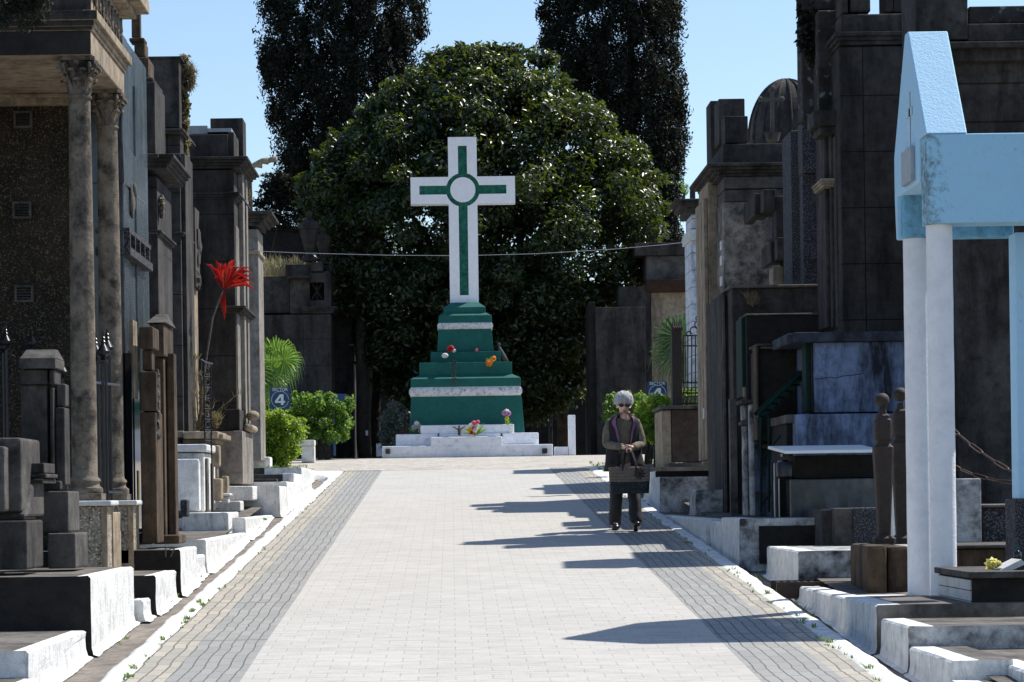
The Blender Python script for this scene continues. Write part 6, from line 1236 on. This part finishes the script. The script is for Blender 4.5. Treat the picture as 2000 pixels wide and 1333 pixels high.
# shoes
shoe = plain('black_shoe_leather', (0.012, 0.012, 0.013), 0.3, 0, 0.2)
for (ax_, ay, az), lift in ((anL, 0.0), (anR, 0.05)):
    g = MB(); rings = [(0.05, 0.028, 0.045), (0.03, 0.042, 0.06), (-0.03, 0.042, 0.055), (-0.09, 0.046, 0.045), (-0.14, 0.046, 0.038), (-0.18, 0.034, 0.03), (-0.2, 0.012, 0.018)]
    vs = []; fs = []; n = 14; th = -lift * 5
    for (yy, rx, rz_2) in rings:
        for k in range(n):
            a = 2 * math.pi * k / n; X = ax_ + rx * math.cos(a); Z = max(-0.0, rz_2 * (0.85 + math.sin(a))); Y = yy + 0.02
            Yr = Y * math.cos(th) - Z * math.sin(th) * 0; Zr = Z - Y * math.sin(-th) * 1.0 * (1 if lift else 0)
            vs.append(W_((X, ay + Yr, Zr + 0.002)))
    for i in range(len(rings) - 1):
        for k in range(n): fs.append((i * n + k, i * n + (k + 1) % n, i * n + n + (k + 1) % n, i * n + n + k))
    fs.append(tuple(range(n))); fs.append(tuple((len(rings) - 1) * n + k for k in range(n))); g.add(vs, fs); g.build('shoe', shoe, W, smooth=True, normals=True)
# vest: open front shell with mauve lining turned out at the lapels
vm = plain('black_vest_cloth', (0.014, 0.012, 0.016), 0.85, 0, 0.3, 10, 0.2); pm_ = plain('mauve_lining', (0.22, 0.10, 0.19), 0.85, 0, 0.15)
lev = [(0.655, 0.225, 0.16, 0.30), (0.75, 0.205, 0.152, 0.28), (0.85, 0.19, 0.145, 0.28), (0.95, 0.178, 0.138, 0.30), (1.05, 0.178, 0.135, 0.34), (1.12, 0.185, 0.132, 0.40), (1.19, 0.18, 0.12, 0.50), (1.235, 0.145, 0.108, 0.62), (1.27, 0.105, 0.092, 0.66)]
def vring(z, rx, ry, gap, n=34, off=0.0):
    out = []
    for k in range(n):
        a = -math.pi / 2 + gap + (2 * math.pi - 2 * gap) * k / (n - 1); q = 1 + 0.03 * math.sin(a * 5 + z * 20) * (1 if z < 1 else 0.2)
        out.append(((rx + off) * math.cos(a) * q, (ry + off) * math.sin(a) * q - 0.01 - (0.03 if z > 1.2 else 0), z))
    return out
g = MB(); n = 34; vs = []; fs = []
for off in (0.012, 0.0):
    for l in lev: vs += [W_(p) for p in vring(*l, off=off)]
NL = len(lev)
for s_ in range(2):
    for i in range(NL - 1):
        for k in range(n - 1): a = s_ * NL * n + i * n + k; f_ = (a, a + 1, a + n + 1, a + n); fs.append(f_ if s_ == 0 else f_[::-1])
for i in range(NL - 1):
    for k in (0, n - 1): a = i * n + k; b = NL * n + a; fs.append((a, a + n, b + n, b))
for k in range(n - 1): a = k; b = NL * n + k; fs.append((a, b, b + 1, a + 1))
g.add(vs, fs); vest = g.build('vest', vm, W, smooth=True, normals=True)
g = MB()
for sd_ in (-1, 1):
    pts_in = []; pts_out = []
    for (z, rx, ry, gap) in lev[2:]:
        for q, lst in ((0.0, pts_in), (0.20 if z > 1.0 else 0.07, pts_out)):
            a = -math.pi / 2 + sd_ * (gap + q * (1.4 if z > 1.15 else 0.7)); lst.append(W_(((rx + 0.02) * math.cos(a), (ry + 0.022) * math.sin(a) - 0.014 - (0.03 if z > 1.2 else 0), z)))
    k = len(pts_in); g.add(pts_in + pts_out, [(i, i + 1, k + i + 1, k + i) for i in range(k - 1)])
g.tube([W_((0.105 * math.cos(a), 0.088 * math.sin(a) - 0.045, 1.275)) for a in [(-math.pi / 2 + 0.8 + (2 * math.pi - 1.6) * k / 16) for k in range(17)]], 0.016, 6)
g.build('vest_lapel', pm_, vest, normals=False, smooth=True)
# head with a face, bowed forward
HC = Vector((0.0, -0.085, 1.405)); TILT = R(24)
def hp(x, y, z):   # head frame: y forward (towards viewer) positive
    yy = y * math.cos(TILT) - z * math.sin(TILT) * -1; z2 = z * math.cos(TILT) - y * math.sin(TILT)
    return W_(HC + Vector((x, -yy, z2)))
g = MB(); vs = []; fs = []; NR_, NC = 18, 22
for i in range(NR_ + 1):
    th = math.pi * i / NR_
    for k in range(NC):
        a = 2 * math.pi * k / NC; x = math.sin(th) * math.sin(a); y = math.sin(th) * math.cos(a); z = math.cos(th)
        rx = 0.069 * (1 - 0.25 * max(0, -z) ** 1.5); ry = 0.088; rz3 = 0.105
        X, Y, Z = x * rx, y * ry, z * rz3
        if y > 0: 
            Y *= 0.93
            Y += 0.030 * math.exp(-(X / 0.012) ** 2 - ((Z + 0.012) / 0.022) ** 2)       # nose
            Y += 0.008 * math.exp(-(X / 0.022) ** 2 - ((Z + 0.05) / 0.008) ** 2)        # lips
            Y += 0.010 * math.exp(-(X / 0.02) ** 2 - ((Z + 0.085) / 0.014) ** 2)        # chin
            Y -= 0.010 * (math.exp(-((abs(X) - 0.03) / 0.014) ** 2 - ((Z - 0.015) / 0.014) ** 2))   # eye sockets
            Y += 0.006 * math.exp(-((abs(X) - 0.035) / 0.02) ** 2 - ((Z + 0.03) / 0.02) ** 2)       # cheeks
        vs.append(hp(X, Y, Z))
for i in range(NR_):
    for k in range(NC): a, b = i * NC + k, i * NC + (k + 1) % NC; fs.append((a, a + NC, b + NC, b))
g.add(vs, fs)
for sx in (-1, 1): g.ball(hp(sx * 0.071, -0.005, -0.005), (0.012, 0.02, 0.03), 8, 6)
g.build('face', skinm, W, smooth=True, normals=True)
g = MB(); g.ball(hp(0, 0.082, -0.052), (0.02, 0.008, 0.006), 10, 5); g.build('mouth', plain('lips', (0.30, 0.09, 0.08), 0.5), W, smooth=True)
g = MB()
for sx in (-1, 1): g.ball(hp(sx * 0.032, 0.079, 0.016), (0.030, 0.008, 0.021), 14, 8); g.tube([hp(sx * 0.055, 0.076, 0.022), hp(sx * 0.073, 0.05, 0.02), hp(sx * 0.076, -0.01, 0.012)], 0.005, 6)
g.tube([hp(-0.012, 0.088, 0.02), hp(0.012, 0.088, 0.02)], 0.005, 6); g.build('sunglasses', plain('black_lens', (0.006, 0.006, 0.008), 0.12), W, smooth=True)
# hair: a soft bob built of locks over a cap
hm = leafmat('white_hair', [(0.45, 0.45, 0.46), (0.85, 0.85, 0.87), (0.7, 0.7, 0.72), (0.95, 0.95, 0.97)], (1.0, 1.0, 1.0), 0.6, 0.5)
g = MB(); vs = []; fs = []; NR_, NC = 16, 30
for i in range(NR_ + 1):
    th = math.pi * 0.78 * i / NR_
    for k in range(NC):
        a = 2 * math.pi * k / NC; fr_ = max(0, math.cos(a)); t2 = th * (1 - 0.50 * fr_ ** 0.8); q = 0.95 + 0.16 * mnoise.noise(Vector((math.sin(a) * 3.5, math.cos(a) * 3.5, th * 3)))
        x = max(math.sin(t2), 0.8 if t2 > 1.6 else 0) * math.sin(a) * 0.098 * q; y = max(math.sin(t2), 0.8 if t2 > 1.6 else 0) * math.cos(a) * 0.105 * q - 0.012; z = math.cos(t2) * 0.115 * q + 0.018; vs.append(hp(x, y, z))
for i in range(NR_):
    for k in range(NC): a, b = i * NC + k, i * NC + (k + 1) % NC; fs.append((a, a + NC, b + NC, b))
g.add(vs, fs)
hr = random.Random(8)
for k in range(700):
    a = hr.uniform(0, 2 * math.pi); fr_ = max(0, math.cos(a)); t0 = hr.uniform(0.05, 0.9); t1 = t0 + hr.uniform(0.5, 1.1); mx = 2.5 * (1 - 0.50 * fr_ ** 0.8) + hr.uniform(-.12, .12); pts = []
    for q in range(6):
        tt = t0 + (min(t1, mx) - t0) * q / 5; aa = a + 0.25 * math.sin(q * 0.7 + k) * 0.4; rr_ = (0.97 + 0.07 * math.sin(k * 2.3)) + 0.05 * math.sin(q * 1.3 + k) + (0.10 * (hr.random() ** 2) if q == 5 else 0)
        pts.append(hp(max(math.sin(tt), 0.8 if tt > 1.6 else 0) * math.sin(aa) * 0.103 * rr_, max(math.sin(tt), 0.8 if tt > 1.6 else 0) * math.cos(aa) * 0.110 * rr_ - 0.012, math.cos(tt) * 0.119 * rr_ + 0.018))
    g.tube(pts, [0.001, 0.004, 0.005, 0.005, 0.003, 0.0005], 4)
g.build('hair', hm, W, smooth=True)
# handbag carried in front
BX0, BX1 = -0.195, 0.262; zt_, zb_ = 0.69, 0.405
bo = W_(((BX0 + BX1) / 2, -0.33, zb_)); B = thing('handbag', bo, 'striped tan and black patterned handbag with a dark flower, held by the walking woman', 'handbag')
wm, n, p = newmat('woven_straw'); vv_ = pos(n); base_ = ramp(n, noi(n, vv_, 30), [(0.3, (0.15, 0.115, 0.085)), (0.7, (0.24, 0.185, 0.14))])
wv = n.nodes.new('ShaderNodeTexWave'); wv.bands_direction = 'Z'; wv.inputs['Scale'].default_value = 9; n.links.new(vv_, wv.inputs[0]); base_ = mixc(n, ramp(n, wv.outputs['Fac'], [(0.0, 0.5), (0.2, 0.0)]), base_, (0.03, 0.022, 0.018)); n.links.new(base_, p.inputs['Base Color']); p.inputs['Roughness'].default_value = 0.9
pt, n, p = newmat('black_patterned_cloth'); vv_ = pos(n); vr = n.nodes.new('ShaderNodeTexVoronoi'); vr.feature = 'DISTANCE_TO_EDGE'; vr.inputs['Scale'].default_value = 28; n.links.new(vv_, vr.inputs[0]); n.links.new(ramp(n, vr.outputs[0], [(0.03, (0.035, 0.035, 0.04)), (0.08, (0.005, 0.005, 0.006))]), p.inputs['Base Color']); p.inputs['Roughness'].default_value = 0.7
def bagbox(z0, z1, w0, w1, d0, d1, e_=0.0):
    g = MB(); vs = []; fs = []; n = 16; N = 5
    for i in range(N + 1):
        t_ = i / N; z = z0 + (z1 - z0) * t_; w_ = w0 + (w1 - w0) * t_; d_ = d0 + (d1 - d0) * t_; cxx = (BX0 + BX1) / 2
        for k in range(n):
            a = 2 * math.pi * (k + 0.5) / n; ca, sa = math.cos(a), math.sin(a); vs.append(W_((cxx + w_ * (abs(ca) ** 0.35) * (1 if ca > 0 else -1) , -0.33 + d_ * (abs(sa) ** 0.5) * (1 if sa > 0 else -1) + 0.004 * mnoise.noise(Vector((k, z * 20, 0))), z + 0.012 * abs(ca) * (1 if i == N else 0))))
    for i in range(N):
        for k in range(n): fs.append((i * n + k, i * n + (k + 1) % n, i * n + n + (k + 1) % n, i * n + n + k))
    fs.append(tuple(range(n))[::-1]); fs.append(tuple(N * n + k for k in range(n))); g.add(vs, fs); return g
bagbox(0.532, zt_, 0.224, 0.230, 0.06, 0.045).build('upper_panel', wm, B, smooth=True, auto=50)
bagbox(zb_, 0.531, 0.212, 0.222, 0.065, 0.062).build('lower_panel', pt, B, smooth=True, auto=50)
for yo, x0, x1 in ((-0.372, -0.045, 0.10), (-0.30, -0.03, 0.115)):
    g = MB(); c = W_((0.035, -0.285, 0.90)); pts = [W_((x0, yo, 0.66)), W_((x0 + 0.005, yo, 0.73)), W_((x0 + 0.02, (yo - 0.285) / 2, 0.82)), W_((x0 + 0.05, -0.29, 0.905)), W_(((x0 + x1) / 2 + 0.01, -0.288, 0.918)), W_((x1 - 0.055, -0.29, 0.9)), W_((x1 - 0.02, (yo - 0.285) / 2, 0.8)), W_((x1, yo, 0.72)), W_((x1 + 0.005, yo, 0.66))]
    g.tube(pts, 0.011, 8); g.build('handle', pt, B, smooth=True)
g = MB(); fcn = W_((0.14, -0.395, 0.625)); g.ball(fcn, (0.022, 0.012, 0.022), 10, 6)
for k in range(9):
    a = 2 * math.pi * k / 9; d = Vector((math.cos(a), 0, math.sin(a))); s_ = Vector((-math.sin(a), 0, math.cos(a))) * 0.012; g.add([fcn + d * 0.018, fcn + d * 0.045 + s_ + Vector((0, -.008, 0)), fcn + d * 0.068, fcn + d * 0.045 - s_ + Vector((0, -.008, 0))], [(0, 1, 2, 3)])
g.build('flower', plain('dark_felt', (0.03, 0.025, 0.022), 0.9), B)
